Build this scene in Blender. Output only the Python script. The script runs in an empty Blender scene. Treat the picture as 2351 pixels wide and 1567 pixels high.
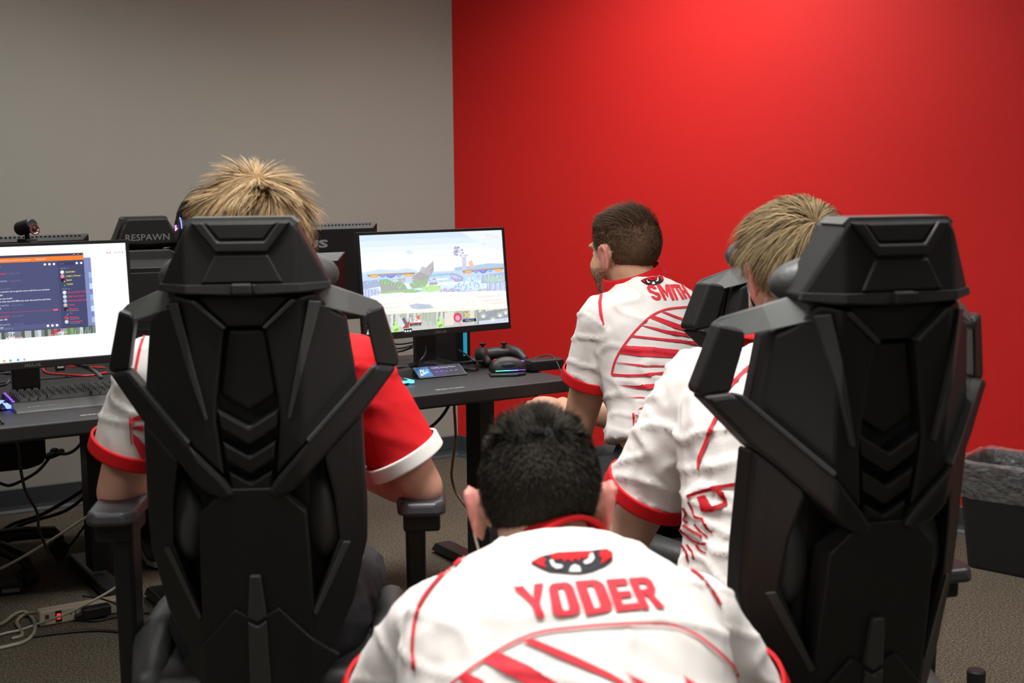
import bpy, bmesh, math, random
import numpy as np
from mathutils import Vector, Matrix, noise
from mathutils.bvhtree import BVHTree

random.seed(7); np.random.seed(7)
SC = bpy.context.scene
COL = SC.collection
V3 = Vector
# ------------------------------------------------------------------ camera
FPX, CAM_H = 3000.0, 1.36
PITCH, ROLL = math.atan(383.5 / 3000.0), 0.0092
_f = V3((0, math.cos(PITCH), -math.sin(PITCH)))
_u0 = V3((0, math.sin(PITCH), math.cos(PITCH))); _r0 = V3((1, 0, 0))
_u = _u0 * math.cos(ROLL) + _r0 * math.sin(ROLL)
_r = _r0 * math.cos(ROLL) - _u0 * math.sin(ROLL)
CAM = V3((0, 0, CAM_H))
cam = bpy.data.cameras.new('camera'); cam_o = bpy.data.objects.new('camera', cam); COL.objects.link(cam_o)
cam.sensor_width = 36.0; cam.lens = 36.0 * FPX / 2351.0; cam.clip_start = 0.05; cam.clip_end = 60
cam_o.matrix_world = Matrix(((_r.x, _u.x, -_f.x, CAM.x), (_r.y, _u.y, -_f.y, CAM.y), (_r.z, _u.z, -_f.z, CAM.z), (0, 0, 0, 1)))
cam.dof.use_dof = True; cam.dof.focus_distance = 3.75; cam.dof.aperture_fstop = 6.3
SC.camera = cam_o

def ray(x, y): return _f + _r * ((x - 1175.5) / FPX) + _u * ((783.5 - y) / FPX)
def at(x, y, Y): d = ray(x, y); return CAM + d * (Y / d.y)          # the point of a sight line at depth Y
def fz(x, y, z=0.0): d = ray(x, y); return CAM + d * ((z - CAM_H) / d.z)  # ... at height z

# ------------------------------------------------------------------ light and exposure
SC.view_settings.view_transform = 'Standard'; SC.view_settings.look = 'None'
SC.view_settings.gamma = 1.0; SC.view_settings.exposure = 0.0
SC.view_settings.use_curve_mapping = False
world = bpy.data.worlds.new('world'); SC.world = world; world.use_nodes = True
world.node_tree.nodes['Background'].inputs[0].default_value = (0.9, 0.93, 1, 1)
world.node_tree.nodes['Background'].inputs[1].default_value = 0.0
CEIL = 2.75
SC.cycles.max_bounces = 5; SC.cycles.diffuse_bounces = 3; SC.cycles.glossy_bounces = 2; SC.cycles.transparent_max_bounces = 8
SC.cycles.use_adaptive_sampling = True; SC.cycles.adaptive_threshold = 0.06
# ceiling panels: x, y, watts
PANELS = [(0.36, 4.76, 29), (-1.35, 4.0, 25), (0.0, 1.95, 38), (2.1, 2.2, 16), (-1.9, 0.6, 14), (0.6, -0.8, 14)]

# ------------------------------------------------------------------ helpers
def lin(c):
    if isinstance(c, str):
        c = c.lstrip('#'); c = [int(c[i:i + 2], 16) / 255 for i in (0, 2, 4)]
    return tuple((x / 12.92 if x <= 0.04045 else ((x + 0.055) / 1.055) ** 2.4) for x in c[:3])

MATS = {}
def mat(name, rgb, rough=0.6, metal=0.0, bump=None, emit=None, spec=0.5, var=None, coat=0.0):
    """rgb: srgb hex or linear tuple; bump=(scale,strength,detail); var=(scale,amount) small colour variation"""
    m = bpy.data.materials.new(name); m.use_nodes = True; nt = m.node_tree; b = nt.nodes['Principled BSDF']
    c = lin(rgb) if isinstance(rgb, str) else rgb
    b.inputs['Base Color'].default_value = (*c, 1); b.inputs['Roughness'].default_value = rough
    b.inputs['Metallic'].default_value = metal; b.inputs['Specular IOR Level'].default_value = spec
    b.inputs['Coat Weight'].default_value = coat
    tc = nt.nodes.new('ShaderNodeTexCoord')
    if var:
        n = nt.nodes.new('ShaderNodeTexNoise'); n.inputs['Scale'].default_value = var[0]; n.inputs['Detail'].default_value = 3
        nt.links.new(tc.outputs['Object'], n.inputs['Vector'])
        r = nt.nodes.new('ShaderNodeValToRGB')
        r.color_ramp.elements[0].position = 0.3; r.color_ramp.elements[1].position = 0.7
        r.color_ramp.elements[0].color = (*[x * (1 - var[1]) for x in c], 1)
        r.color_ramp.elements[1].color = (*[min(1, x * (1 + var[1])) for x in c], 1)
        nt.links.new(n.outputs['Fac'], r.inputs['Fac']); nt.links.new(r.outputs['Color'], b.inputs['Base Color'])
    if bump:
        n = nt.nodes.new('ShaderNodeTexNoise'); n.inputs['Scale'].default_value = bump[0]
        n.inputs['Detail'].default_value = bump[2] if len(bump) > 2 else 2
        nt.links.new(tc.outputs['Object'], n.inputs['Vector'])
        bp = nt.nodes.new('ShaderNodeBump'); bp.inputs['Strength'].default_value = bump[1]; bp.inputs['Distance'].default_value = 0.002
        nt.links.new(n.outputs['Fac'], bp.inputs['Height']); nt.links.new(bp.outputs['Normal'], b.inputs['Normal'])
    if emit:
        b.inputs['Emission Color'].default_value = (*(lin(emit[0]) if isinstance(emit[0], str) else emit[0]), 1)
        b.inputs['Emission Strength'].default_value = emit[1]
        try: m.cycles.emission_sampling = 'NONE'
        except Exception: pass
    MATS[name] = m
    return m

def mat_attr(name, rough=0.5, emit=0.0):
    m = bpy.data.materials.new(name); m.use_nodes = True; nt = m.node_tree; b = nt.nodes['Principled BSDF']
    a = nt.nodes.new('ShaderNodeAttribute'); a.attribute_name = 'Col'
    b.inputs['Roughness'].default_value = rough
    if emit:
        b.inputs['Base Color'].default_value = (0.01, 0.01, 0.01, 1); b.inputs['Specular IOR Level'].default_value = 0.2
        nt.links.new(a.outputs['Color'], b.inputs['Emission Color']); b.inputs['Emission Strength'].default_value = emit
        try: m.cycles.emission_sampling = 'NONE'
        except Exception: pass
    else:
        nt.links.new(a.outputs['Color'], b.inputs['Base Color']); b.inputs['Specular IOR Level'].default_value = 0.18
    MATS[name] = m
    return m

class MB:
    """collects verts and faces of one mesh"""
    def __init__(s): s.v = []; s.f = []; s.c = []
    def add(s, vs, fs, col=None):
        o = len(s.v); s.v += [V3(v) for v in vs]; s.f += [tuple(i + o for i in f) for f in fs]
        if col is not None: s.c += [col] * len(fs)
        return s
    def box(s, c, size, R=None, taper=1.0):
        c = V3(c); h = [x / 2 for x in size]; vs = []
        for z in (-1, 1):
            k = taper if z > 0 else 1.0
            for x, y in ((-1, -1), (1, -1), (1, 1), (-1, 1)):
                p = V3((x * h[0] * k, y * h[1] * k, z * h[2])); vs.append(c + (R @ p if R else p))
        return s.add(vs, [(3, 2, 1, 0), (4, 5, 6, 7), (0, 1, 5, 4), (1, 2, 6, 5), (2, 3, 7, 6), (3, 0, 4, 7)])
    def prism(s, poly, fn0, fn1):
        """poly 2-D outline; fn0/fn1 map (a,b) to 3-D for the two sides"""
        n = len(poly); vs = [fn0(*p) for p in poly] + [fn1(*p) for p in poly]
        fs = [tuple(range(n))[::-1], tuple(range(n, 2 * n))] + [(i, (i + 1) % n, n + (i + 1) % n, n + i) for i in range(n)]
        return s.add(vs, fs)
    def rings(s, rs, cap=True, closed=True):
        n = len(rs[0]); vs = [p for r in rs for p in r]; fs = []
        for i in range(len(rs) - 1):
            for j in range(n):
                k = (j + 1) % n
                fs.append((i * n + j, i * n + k, (i + 1) * n + k, (i + 1) * n + j))
        if cap: fs += [tuple(range(n))[::-1], tuple(range((len(rs) - 1) * n, len(rs) * n))]
        return s.add(vs, fs)
    def tube(s, pts, rad, n=10, side=None, flat=1.0, round_caps=True):
        pts = [V3(p) for p in pts]; m = len(pts)
        rad = [rad] * m if isinstance(rad, (int, float)) else list(rad)
        T = [(pts[min(i + 1, m - 1)] - pts[max(i - 1, 0)]).normalized() for i in range(m)]
        ref = V3(side) if side is not None else (V3((0, 0, 1)) if abs(T[0].z) < 0.9 else V3((1, 0, 0)))
        if round_caps:
            P2, R2, T2 = [], [], []
            for a in (80, 50, 25):
                t = math.radians(a); P2.append(pts[0] - T[0] * rad[0] * math.sin(t)); R2.append(rad[0] * math.cos(t)); T2.append(T[0])
            P2 += pts; R2 += rad; T2 += T
            for a in (25, 50, 80):
                t = math.radians(a); P2.append(pts[-1] + T[-1] * rad[-1] * math.sin(t)); R2.append(rad[-1] * math.cos(t)); T2.append(T[-1])
            pts, rad, T = P2, R2, T2
        rs = []
        for p, r, t in zip(pts, rad, T):
            a = ref - t * ref.dot(t)
            if a.length < 1e-4: a = t.orthogonal()
            a.normalize(); b = t.cross(a); ref = a
            rs.append([p + (a * math.cos(q) + b * math.sin(q) * flat) * r for q in [2 * math.pi * k / n for k in range(n)]])
        return s.rings(rs)
    def ell(s, c, rad, R=None, n=16, m=10):
        c = V3(c); rs = []
        for i in range(m + 1):
            t = math.pi * (0.03 + 0.94 * i / m); z = -math.cos(t)
            ring = []
            for j in range(n):
                q = 2 * math.pi * j / n; p = V3((rad[0] * math.sin(t) * math.cos(q), rad[1] * math.sin(t) * math.sin(q), rad[2] * z))
                ring.append(c + (R @ p if R else p))
            rs.append(ring)
        return s.rings(rs)
    def lathe(s, prof, c=(0, 0, 0), n=20, ax=None):
        """profile [(r,z)] about z (or matrix ax)"""
        c = V3(c); rs = []
        for r, z in prof:
            rs.append([c + ((ax @ V3((r * math.cos(2 * math.pi * j / n), r * math.sin(2 * math.pi * j / n), z))) if ax else V3((r * math.cos(2 * math.pi * j / n), r * math.sin(2 * math.pi * j / n), z))) for j in range(n)])
        return s.rings(rs)
    def mesh(s, name):
        me = bpy.data.meshes.new(name); me.from_pydata([tuple(v) for v in s.v], [], s.f); me.update()
        if s.c and len(s.c) == len(s.f):
            a = me.color_attributes.new('Col', 'FLOAT_COLOR', 'CORNER')
            buf = []
            for p in me.polygons: buf += list((*s.c[p.index], 1.0)) * p.loop_total
            a.data.foreach_set('color', buf)
        return me
    def build(s, name, m, parent=None, smooth=False, bevel=0, seg=2, off=None, angle=35):
        if off is not None: s.v = [v - V3(off) for v in s.v]
        bm = bmesh.new(); me = s.mesh(name); bm.from_mesh(me)
        if not s.c: bmesh.ops.recalc_face_normals(bm, faces=bm.faces)
        bm.to_mesh(me); bm.free()
        return obj(name, me, m, parent, smooth, bevel, seg, angle)

def obj(name, me, m, parent=None, smooth=False, bevel=0, seg=2, angle=35):
    o = bpy.data.objects.new(name, me); COL.objects.link(o)
    for k in (m if isinstance(m, (list, tuple)) else [m]): me.materials.append(MATS[k] if isinstance(k, str) else k)
    if parent: o.parent = parent
    if smooth: me.polygons.foreach_set('use_smooth', [True] * len(me.polygons))
    if bevel:
        b = o.modifiers.new('bevel', 'BEVEL'); b.width = bevel; b.segments = seg; b.limit_method = 'ANGLE'; b.angle_limit = math.radians(angle)
    return o

def tag(o, label=None, cat=None, group=None, kind=None):
    if label: o['label'] = label
    if cat: o['category'] = cat
    if group: o['group'] = group
    if kind: o['kind'] = kind
    return o

def thing(name, label, cat, loc=(0, 0, 0), rotz=0.0, group=None):
    o = bpy.data.objects.new(name, None); COL.objects.link(o); o.location = loc; o.rotation_euler = (0, 0, rotz)
    o.empty_display_size = 0.1
    return tag(o, label, cat, group)

def rotz(a): return Matrix.Rotation(a, 3, 'Z')
def rot(ax, a): return Matrix.Rotation(math.radians(a), 3, ax)

def text_tris(txt, bold=0.0):
    """flat triangles of a line of text, in em units, plus its width"""
    c = bpy.data.curves.new('t', 'FONT'); c.body = txt; c.offset = bold; c.resolution_u = 2; c.fill_mode = 'FRONT'
    o = bpy.data.objects.new('t', c); COL.objects.link(o)
    dg = bpy.context.evaluated_depsgraph_get(); me = bpy.data.meshes.new_from_object(o.evaluated_get(dg))
    vs = [(v.co.x, v.co.y) for v in me.vertices]; fs = [tuple(p.vertices) for p in me.polygons]
    bpy.data.objects.remove(o); bpy.data.curves.remove(c); bpy.data.meshes.remove(me)
    x0 = min((v[0] for v in vs), default=0); x1 = max((v[0] for v in vs), default=1)
    y0 = min((v[1] for v in vs), default=0); y1 = max((v[1] for v in vs), default=1)
    return vs, fs, (x0, x1, y0, y1)

def add_text(mb, txt, box, fn, bold=0.0, col=None):
    """fit text into box=(x0,y0,x1,y1) of a 2-D space mapped to 3-D by fn"""
    vs, fs, (a, b, c, d) = text_tris(txt, bold)
    X0, Y0, X1, Y1 = box; sx = (X1 - X0) / max(b - a, 1e-6); sy = (Y1 - Y0) / max(d - c, 1e-6)
    mb.add([fn(X0 + (x - a) * sx, Y0 + (y - c) * sy) for x, y in vs], fs, col)

def cable(name, pts, r, m, label=None, parent=None, cat='cable', group=None, n=8, sub=5, off=None):
    """smooth tube through the points"""
    P = [V3(p) for p in pts]; Q = []
    for i in range(len(P) - 1):
        a = P[max(i - 1, 0)]; b = P[i]; c = P[i + 1]; d = P[min(i + 2, len(P) - 1)]
        for k in range(sub):
            t = k / sub
            Q.append(0.5 * ((2 * b) + (c - a) * t + (2 * a - 5 * b + 4 * c - d) * t * t + (3 * b - a - 3 * c + d) * t ** 3))
    Q.append(P[-1])
    o = MB().tube(Q, r, n).build(name, m, parent, smooth=True, off=off)
    if label: tag(o, label, cat, group)
    return o

# ------------------------------------------------------------------ materials
mat('wall_grey', '#96958c', 0.85, bump=(260, 0.25, 3), var=(1.3, 0.02))
mat('wall_red', (0.60, 0.011, 0.009), 0.62, bump=(240, 0.25, 3), var=(1.1, 0.02), spec=0.35)
mat('ceiling_white', '#d8d6d0', 0.9, bump=(90, 0.3, 4))
mat('baseboard', '#30373a', 0.55)
mat('diffuser', (0.9, 0.9, 0.9), 0.5, emit=((1, 0.97, 0.93), 5.0))
mat('fixture', '#c8c8c4', 0.4)
mat('plastic_black', (0.0065, 0.0066, 0.0064), 0.5, bump=(900, 0.15), spec=0.45)
mat('plastic_grey', (0.034, 0.036, 0.034), 0.42, bump=(900, 0.1))
mat('plastic_lit', (0.060, 0.063, 0.060), 0.40, bump=(900, 0.1))  # black chair plastic made paler, light painted into its colour
mat('plastic_deep', (0.004, 0.004, 0.004), 0.6)
mat('leather_black', (0.008, 0.008, 0.008), 0.52, bump=(300, 0.25, 3))
mat('leather_grey', (0.045, 0.047, 0.045), 0.48, bump=(120, 0.35, 3))
mat('strap_black', (0.008, 0.008, 0.008), 0.8, bump=(1200, 0.3))
mat('arm_pad', (0.030, 0.030, 0.034), 0.45)
mat('metal_dark', (0.02, 0.02, 0.02), 0.4, metal=0.3)
mat('desk_black', (0.007, 0.007, 0.0075), 0.58, bump=(700, 0.2))
mat('mat_black', (0.016, 0.016, 0.018), 0.85, bump=(900, 0.25))
mat('monitor_black', (0.007, 0.007, 0.0075), 0.38)
mat('rubber', (0.008, 0.008, 0.008), 0.7)
mat('chrome', (0.5, 0.5, 0.5), 0.25, metal=1.0)
mat('cable_black', (0.012, 0.012, 0.012), 0.5)
mat('cable_white', '#b9b3a4', 0.5)
mat('cable_beige', '#8f8a78', 0.5)
mat('cable_brown', '#4a3518', 0.5)
mat('cable_red', (0.62, 0.02, 0.012), 0.35)
mat('strip_beige', '#b3aa93', 0.5)
mat('print_white', '#cfcfcf', 0.6)
mat('print_grey', '#7d7d7d', 0.6)
mat('shirt_white', '#e3deda', 0.8, bump=(500, 0.2, 2), spec=0.2)
mat('shirt_red', (0.55, 0.006, 0.010), 0.75, bump=(500, 0.2, 2), spec=0.25)
mat('print_red', (0.68, 0.028, 0.045), 0.7, spec=0.25)
mat('print_darkred', (0.40, 0.006, 0.012), 0.7, spec=0.25)
mat('print_navy', (0.010, 0.012, 0.020), 0.7, spec=0.25)
mat('trousers', (0.010, 0.010, 0.012), 0.85, bump=(400, 0.3, 2))
mat('shoe', (0.02, 0.02, 0.02), 0.6)
mat('sole', '#c9c7c2', 0.6)
mat('skin_fair', '#cb9f88', 0.5, var=(30, 0.06), spec=0.35)
mat('skin_pink', '#cf9c86', 0.5, var=(28, 0.07), spec=0.35)
mat('skin_tan', '#c89a7d', 0.5, var=(30, 0.06), spec=0.35)
mat('skin_ear', '#cf8579', 0.5, spec=0.35)
mat('eye_white', '#d8d4ce', 0.3)
mat('eye_dark', (0.02, 0.012, 0.008), 0.2)
mat('mask_blue', '#b7cdd6', 0.8)
mat('mask_loop', '#d9d2cc', 0.7)
mat('led_cyan', (0.0, 0.2, 0.3), 0.4, emit=((0.08, 0.75, 1.0), 3.0))
mat('led_blue', (0.0, 0.0, 0.3), 0.4, emit=((0.10, 0.14, 1.0), 5.0))
mat('led_purple', (0.1, 0.0, 0.3), 0.4, emit=((0.40, 0.15, 1.0), 0.8))
mat('led_pink', (0.2, 0.0, 0.3), 0.4, emit=((0.85, 0.3, 1.0), 2.2))
mat('led_green', (0.0, 0.2, 0.1), 0.4, emit=((0.1, 1.0, 0.5), 2.0))
mat('led_red', (0.4, 0.0, 0.0), 0.4, emit=((1.0, 0.03, 0.02), 1.2))
mat('led_dim_cyan', (0.0, 0.1, 0.16), 0.4, emit=((0.02, 0.33, 0.5), 0.8))
mat('bin_black', (0.006, 0.006, 0.006), 0.6)
for _k in ('led_cyan', 'led_blue'): MATS[_k].cycles.emission_sampling = 'AUTO'
mat_attr('hair', 0.72)
mat_attr('picture', 0.4, emit=1.15)
def glossy_bag():
    m = mat('bag_clear', (0.6, 0.6, 0.6), 0.08, spec=1.0); nt = m.node_tree; b = nt.nodes['Principled BSDF']
    b.inputs['Alpha'].default_value = 0.17
    n = nt.nodes.new('ShaderNodeTexNoise'); n.inputs['Scale'].default_value = 28; n.inputs['Detail'].default_value = 4
    tc = nt.nodes.new('ShaderNodeTexCoord'); nt.links.new(tc.outputs['Object'], n.inputs['Vector'])
    bp = nt.nodes.new('ShaderNodeBump'); bp.inputs['Strength'].default_value = 0.9; bp.inputs['Distance'].default_value = 0.03
    nt.links.new(n.outputs['Fac'], bp.inputs['Height']); nt.links.new(bp.outputs['Normal'], b.inputs['Normal'])
glossy_bag()
def carpet():
    m = mat('carpet', '#6c665b', 0.95, spec=0.1); nt = m.node_tree; b = nt.nodes['Principled BSDF']
    tc = nt.nodes.new('ShaderNodeTexCoord')
    n = nt.nodes.new('ShaderNodeTexNoise'); n.inputs['Scale'].default_value = 150; n.inputs['Detail'].default_value = 4; n.inputs['Roughness'].default_value = 0.75
    n2 = nt.nodes.new('ShaderNodeTexNoise'); n2.inputs['Scale'].default_value = 9; n2.inputs['Detail'].default_value = 3
    r = nt.nodes.new('ShaderNodeValToRGB'); e = r.color_ramp.elements
    e[0].position = 0.33; e[0].color = (*lin('#27241f'), 1); e[1].position = 0.68; e[1].color = (*lin('#8b8373'), 1)
    k = e.new(0.5); k.color = (*lin('#575147'), 1)
    mx = nt.nodes.new('ShaderNodeMix'); mx.data_type = 'RGBA'; mx.blend_type = 'MULTIPLY'; mx.inputs[0].default_value = 0.5
    r2 = nt.nodes.new('ShaderNodeValToRGB'); r2.color_ramp.elements[0].color = (0.75, 0.68, 0.62, 1); r2.color_ramp.elements[1].color = (1, 1, 0.95, 1)
    for q in (n, n2): nt.links.new(tc.outputs['Object'], q.inputs['Vector'])
    nt.links.new(n.outputs['Fac'], r.inputs['Fac']); nt.links.new(n2.outputs['Fac'], r2.inputs['Fac'])
    nt.links.new(r.outputs['Color'], mx.inputs[6]); nt.links.new(r2.outputs['Color'], mx.inputs[7])
    nt.links.new(mx.outputs[2], b.inputs['Base Color'])
    bp = nt.nodes.new('ShaderNodeBump'); bp.inputs['Strength'].default_value = 0.8; bp.inputs['Distance'].default_value = 0.004
    nt.links.new(n.outputs['Fac'], bp.inputs['Height']); nt.links.new(bp.outputs['Normal'], b.inputs['Normal'])
carpet()

# ------------------------------------------------------------------ the room
CORNER = V3((-0.268, 6.257, 0))
WG = V3((math.cos(math.radians(30)), math.sin(math.radians(30)), 0))       # along the grey wall
WR = V3((math.cos(math.radians(-36.5)), math.sin(math.radians(-36.5)), 0))  # along the red wall
NG = V3((-WG.y, WG.x, 0)); NR = V3((-WR.y, WR.x, 0))                      # outward
A0 = CORNER - WG * 4.6; B0 = CORNER + WR * 4.4
BACK_Y = -2.6
def wallslab(name, a, b, nrm, m, z0=0.0, z1=CEIL, th=0.12):
    mb = MB(); o = nrm * th
    mb.add([a + V3((0, 0, z0)), b + V3((0, 0, z0)), b + V3((0, 0, z1)), a + V3((0, 0, z1)), a + o + V3((0, 0, z0)), b + o + V3((0, 0, z0)), b + o + V3((0, 0, z1)), a + o + V3((0, 0, z1))],
           [(0, 1, 2, 3), (5, 4, 7, 6), (1, 5, 6, 2), (4, 0, 3, 7), (3, 2, 6, 7), (4, 5, 1, 0)])
    return tag(mb.build(name, m), kind='structure')
wallslab('wall_back_left', A0, CORNER, NG, 'wall_grey')
wallslab('wall_back_right', CORNER, B0, NR, 'wall_red')
C0 = V3((A0.x, BACK_Y, 0)); D0 = V3((B0.x, BACK_Y, 0))
wallslab('wall_left', C0, A0, V3((-1, 0, 0)), 'wall_grey')
wallslab('wall_right', B0, D0, V3((1, 0, 0)), 'wall_grey')
wallslab('wall_rear', D0, C0, V3((0, -1, 0)), 'wall_grey')
fl = MB(); fl.add([(A0.x - .2, BACK_Y - .2, 0), (B0.x + .2, BACK_Y - .2, 0), (B0.x + .2, 6.6, 0), (A0.x - .2, 6.6, 0)] + [(A0.x - .2, BACK_Y - .2, -.05), (B0.x + .2, BACK_Y - .2, -.05), (B0.x + .2, 6.6, -.05), (A0.x - .2, 6.6, -.05)],
                  [(0, 1, 2, 3), (7, 6, 5, 4), (0, 4, 5, 1), (1, 5, 6, 2), (2, 6, 7, 3), (3, 7, 4, 0)])
tag(fl.build('floor', 'carpet'), kind='structure')
cl = MB(); cl.add([(A0.x - .2, BACK_Y - .2, CEIL), (B0.x + .2, BACK_Y - .2, CEIL), (B0.x + .2, 6.6, CEIL), (A0.x - .2, 6.6, CEIL)] + [(A0.x - .2, BACK_Y - .2, CEIL + .05), (B0.x + .2, BACK_Y - .2, CEIL + .05), (B0.x + .2, 6.6, CEIL + .05), (A0.x - .2, 6.6, CEIL + .05)],
                  [(3, 2, 1, 0), (4, 5, 6, 7), (0, 1, 5, 4), (1, 2, 6, 5), (2, 3, 7, 6), (3, 0, 4, 7)])
tag(cl.build('ceiling', 'ceiling_white'), kind='structure')
def skirting(name, a, b, nrm):
    # vinyl cove base: upright strip with a toe that curves out over the carpet
    prof = [(0, 0), (-0.018, 0), (-0.016, 0.006), (-0.008, 0.016), (-0.0045, 0.03), (-0.0045, 0.100), (-0.002, 0.104), (0, 0.104)]
    mb = MB(); vs = []
    for p in (a, b): vs += [p + nrm * d + V3((0, 0, z)) for d, z in prof]
    n = len(prof); mb.add(vs, [tuple(range(n)), tuple(range(n, 2 * n))[::-1]] + [(i, i + n, (i + 1) % n + n, (i + 1) % n) for i in range(n)])
    return tag(mb.build(name, 'baseboard'), kind='structure')
skirting('baseboard_back_left', A0, CORNER, NG); skirting('baseboard_back_right', CORNER, B0, NR)
for i, (x, y, w) in enumerate(PANELS):
    t = thing('ceiling_light', 'flat white ceiling light panel above the ' + ['red wall end of the desks', 'left desks', 'seated players', 'right side of the room', 'rear left of the room', 'rear of the room'][i], 'light', (x, y, CEIL), 0, 'ceiling light panels')
    fr = MB()
    for sx, sy, lx, ly in ((0, .31, 1.24, .03), (0, -.31, 1.24, .03), (.61, 0, .03, .59), (-.61, 0, .03, .59)): fr.box((sx, sy, -.012), (lx, ly, .024))
    fr.build('frame', 'fixture', t)
    MB().box((0, 0, -.008), (1.19, .59, .010)).build('diffuser', 'diffuser', t)
    L = bpy.data.lights.new('panel_light', 'AREA'); L.shape = 'RECTANGLE'; L.size = 1.15; L.size_y = .55; L.energy = w; L.color = (1, 0.985, 0.96); L.spread = math.radians(135)
    lo = bpy.data.objects.new('panel_light', L); COL.objects.link(lo); lo.parent = t; lo.location = (0, 0, -.03)

# ------------------------------------------------------------------ gaming chairs
S_CH = 0.00071
def bend(u): return 0.85 * max(0.0, abs(u) - 0.09)
def make_chair(label, back_xy, yaw_deg, lift=0.0, group='black gaming chairs', front_text=False, arm_h=.755):
    """yaw: facing direction, degrees to the right of +Y; back_xy: floor position of the middle of the backrest"""
    yaw = math.radians(yaw_deg)
    fw = V3((math.sin(yaw), math.cos(yaw), 0))
    org = V3((back_xy[0], back_xy[1], 0)) + fw * 0.063
    t = thing('gaming_chair', label, 'chair', org, -yaw, group)
    def prof(v): return (v - .5) * .14 if v < .92 else (.0588 + (v - .92) * .03 if v < 1.17 else .0663 - (v - 1.17) * .10)
    def B(u, v, w): return V3((u, -prof(v) - w + bend(u), v + lift))
    def cp(cx, y): return ((cx + math.copysign(max(0, abs(cx) - 200) * (.22 if y < 970 else 0), cx)) * S_CH, 1.29 - (y - 495) * S_CH)
    def plate(name, pts, w0, w1, m='plastic_black', bev=0.004, parent=t, mirror=False, wfun=None, cuts=(-.165, -.09, .09, .165)):
        out = []
        for sgn in ((1, -1) if mirror else (1,)):
            bm = bmesh.new()
            P = [cp(sgn * a, b) for a, b in pts]
            bm.faces.new([bm.verts.new((a, 0, b)) for a, b in P])
            for c in cuts:
                bmesh.ops.bisect_plane(bm, geom=bm.verts[:] + bm.edges[:] + bm.faces[:], plane_co=(c, 0, 0), plane_no=(1, 0, 0))
            ret = bmesh.ops.extrude_face_region(bm, geom=bm.faces[:])
            new = {v for v in ret['geom'] if isinstance(v, bmesh.types.BMVert)}
            for v in bm.verts:
                k = (wfun(v.co.x, v.co.z) if wfun else 0)
                w = (w0 if v not in new else w1 + k)
                v.co = B(v.co.x, v.co.z, w)
            bmesh.ops.recalc_face_normals(bm, faces=bm.faces)
            me = bpy.data.meshes.new(name); bm.to_mesh(me); bm.free()
            out.append(obj(name, me, m, parent, bevel=bev, seg=2, angle=40))
        return out
    # headrest
    hp = [(-110, 492), (110, 492), (122, 502), (194, 640), (196, 652), (150, 660), (0, 666), (-150, 660), (-196, 652), (-194, 640), (-122, 502)]
    h = plate('headrest_shell', hp, -0.035, 0.036, bev=0.006)[0]
    plate('headrest_lit_edge', [(-112, 487), (112, 487), (127, 500), (121, 505), (108, 495), (-108, 495), (-121, 505), (-127, 500)], -0.03, 0.034, 'plastic_lit', 0.002, parent=h)  # pale strip added as a painted highlight along the headrest top
    plate('headrest_rib', [(-112, 497), (-58, 565), (58, 565), (112, 497), (84, 497), (52, 541), (-52, 541), (-84, 497)], 0.03, 0.044, bev=0.003, parent=h)
    plate('headrest_panel', [(-80, 499), (80, 499), (50, 537), (-50, 537)], 0.03, 0.0395, bev=0.003, parent=h)
    plate('headrest_panel', [(-60, 571), (60, 571), (92, 634), (-92, 634)], 0.03, 0.041, bev=0.003, parent=h)
    sp = plate('strap', [(-193, 637), (193, 637), (196, 653), (0, 661), (-196, 653)], 0.03, 0.0405, 'strap_black', 0.001)[0]
    plate('buckle', [(-24, 635), (22, 635), (22, 660), (-24, 660)], 0.034, 0.050, 'plastic_deep', 0.003, parent=sp)
    plate('buckle_tongue', [(24, 637), (31, 637), (31, 658), (24, 658)], 0.034, 0.047, 'plastic_black', 0.002, parent=sp)
    # pillow strapped to the front of the headrest, its ends show at both sides
    mb = MB(); rs = []
    for i in range(0 if front_text else 19):
        a = -math.cos(math.pi * i / 18); u = a * 0.150; k = max(0.05, (1 - abs(a) ** 4) ** .5) * (0.88 + 0.12 * math.cos(a * 3))
        rs.append([V3((u, 0.075 - 0.045 + bend(u) * 0.3 - prof(1.196) - .02 + 0.055 * k * math.cos(q) + .05, 1.196 + lift + 0.055 * k * math.sin(q))) for q in [2 * math.pi * j / 16 for j in range(16)]])
    if rs: mb.rings(rs).build('neck_pillow', 'leather_grey', t, smooth=True)
    # upholstered front of the headrest with the maker's lettering
    pad = plate('headrest_pad', [(-104, 496), (104, 496), (116, 506), (176, 640), (0, 648), (-176, 640), (-116, 506)], -0.062, -0.03, 'leather_black', 0.008)[0]
    mbt = MB()
    if front_text: add_text(mbt, 'RESPAWN', (-0.085, 1.203, 0.085, 1.228), lambda a, b: B(-a, b, -0.0632), 0.0)
    if front_text: mbt.build('lettering', 'print_grey', pad)
    # frame wings
    tilt_top = lambda u, v: 0.0
    plate('shoulder_bar', [(-150, 660), (-186, 648), (-280, 698), (-292, 712), (-284, 742), (-150, 688)], -0.014, 0.028, 'plastic_lit', 0.006, mirror=True,
          wfun=lambda u, v: -0.035 * min(1, max(0, (v - (1.29 - (742 - 495) * S_CH + (0.2 - abs(u)) * 0.55)) / 0.022)))  # bars coloured paler to paint in the light on their upward faces
    plate('side_bar', [(-262, 716), (-292, 708), (-324, 850), (-318, 864), (-277, 852), (-259, 741)], -0.014, 0.026, bev=0.006, mirror=True)
    plate('lower_bar', [(-318, 862), (-277, 850), (-240, 892), (-139, 1004), (-62, 1092), (-36, 1130), (-58, 1142), (-100, 1122), (-222, 998), (-248, 966)], -0.02, 0.040, bev=0.007, mirror=True)
    plate('edge_trim', [(-279, 850), (-268, 851), (-132, 1000), (-139, 1008)], 0.02, 0.0445, 'plastic_grey', 0.002, mirror=True)
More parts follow.
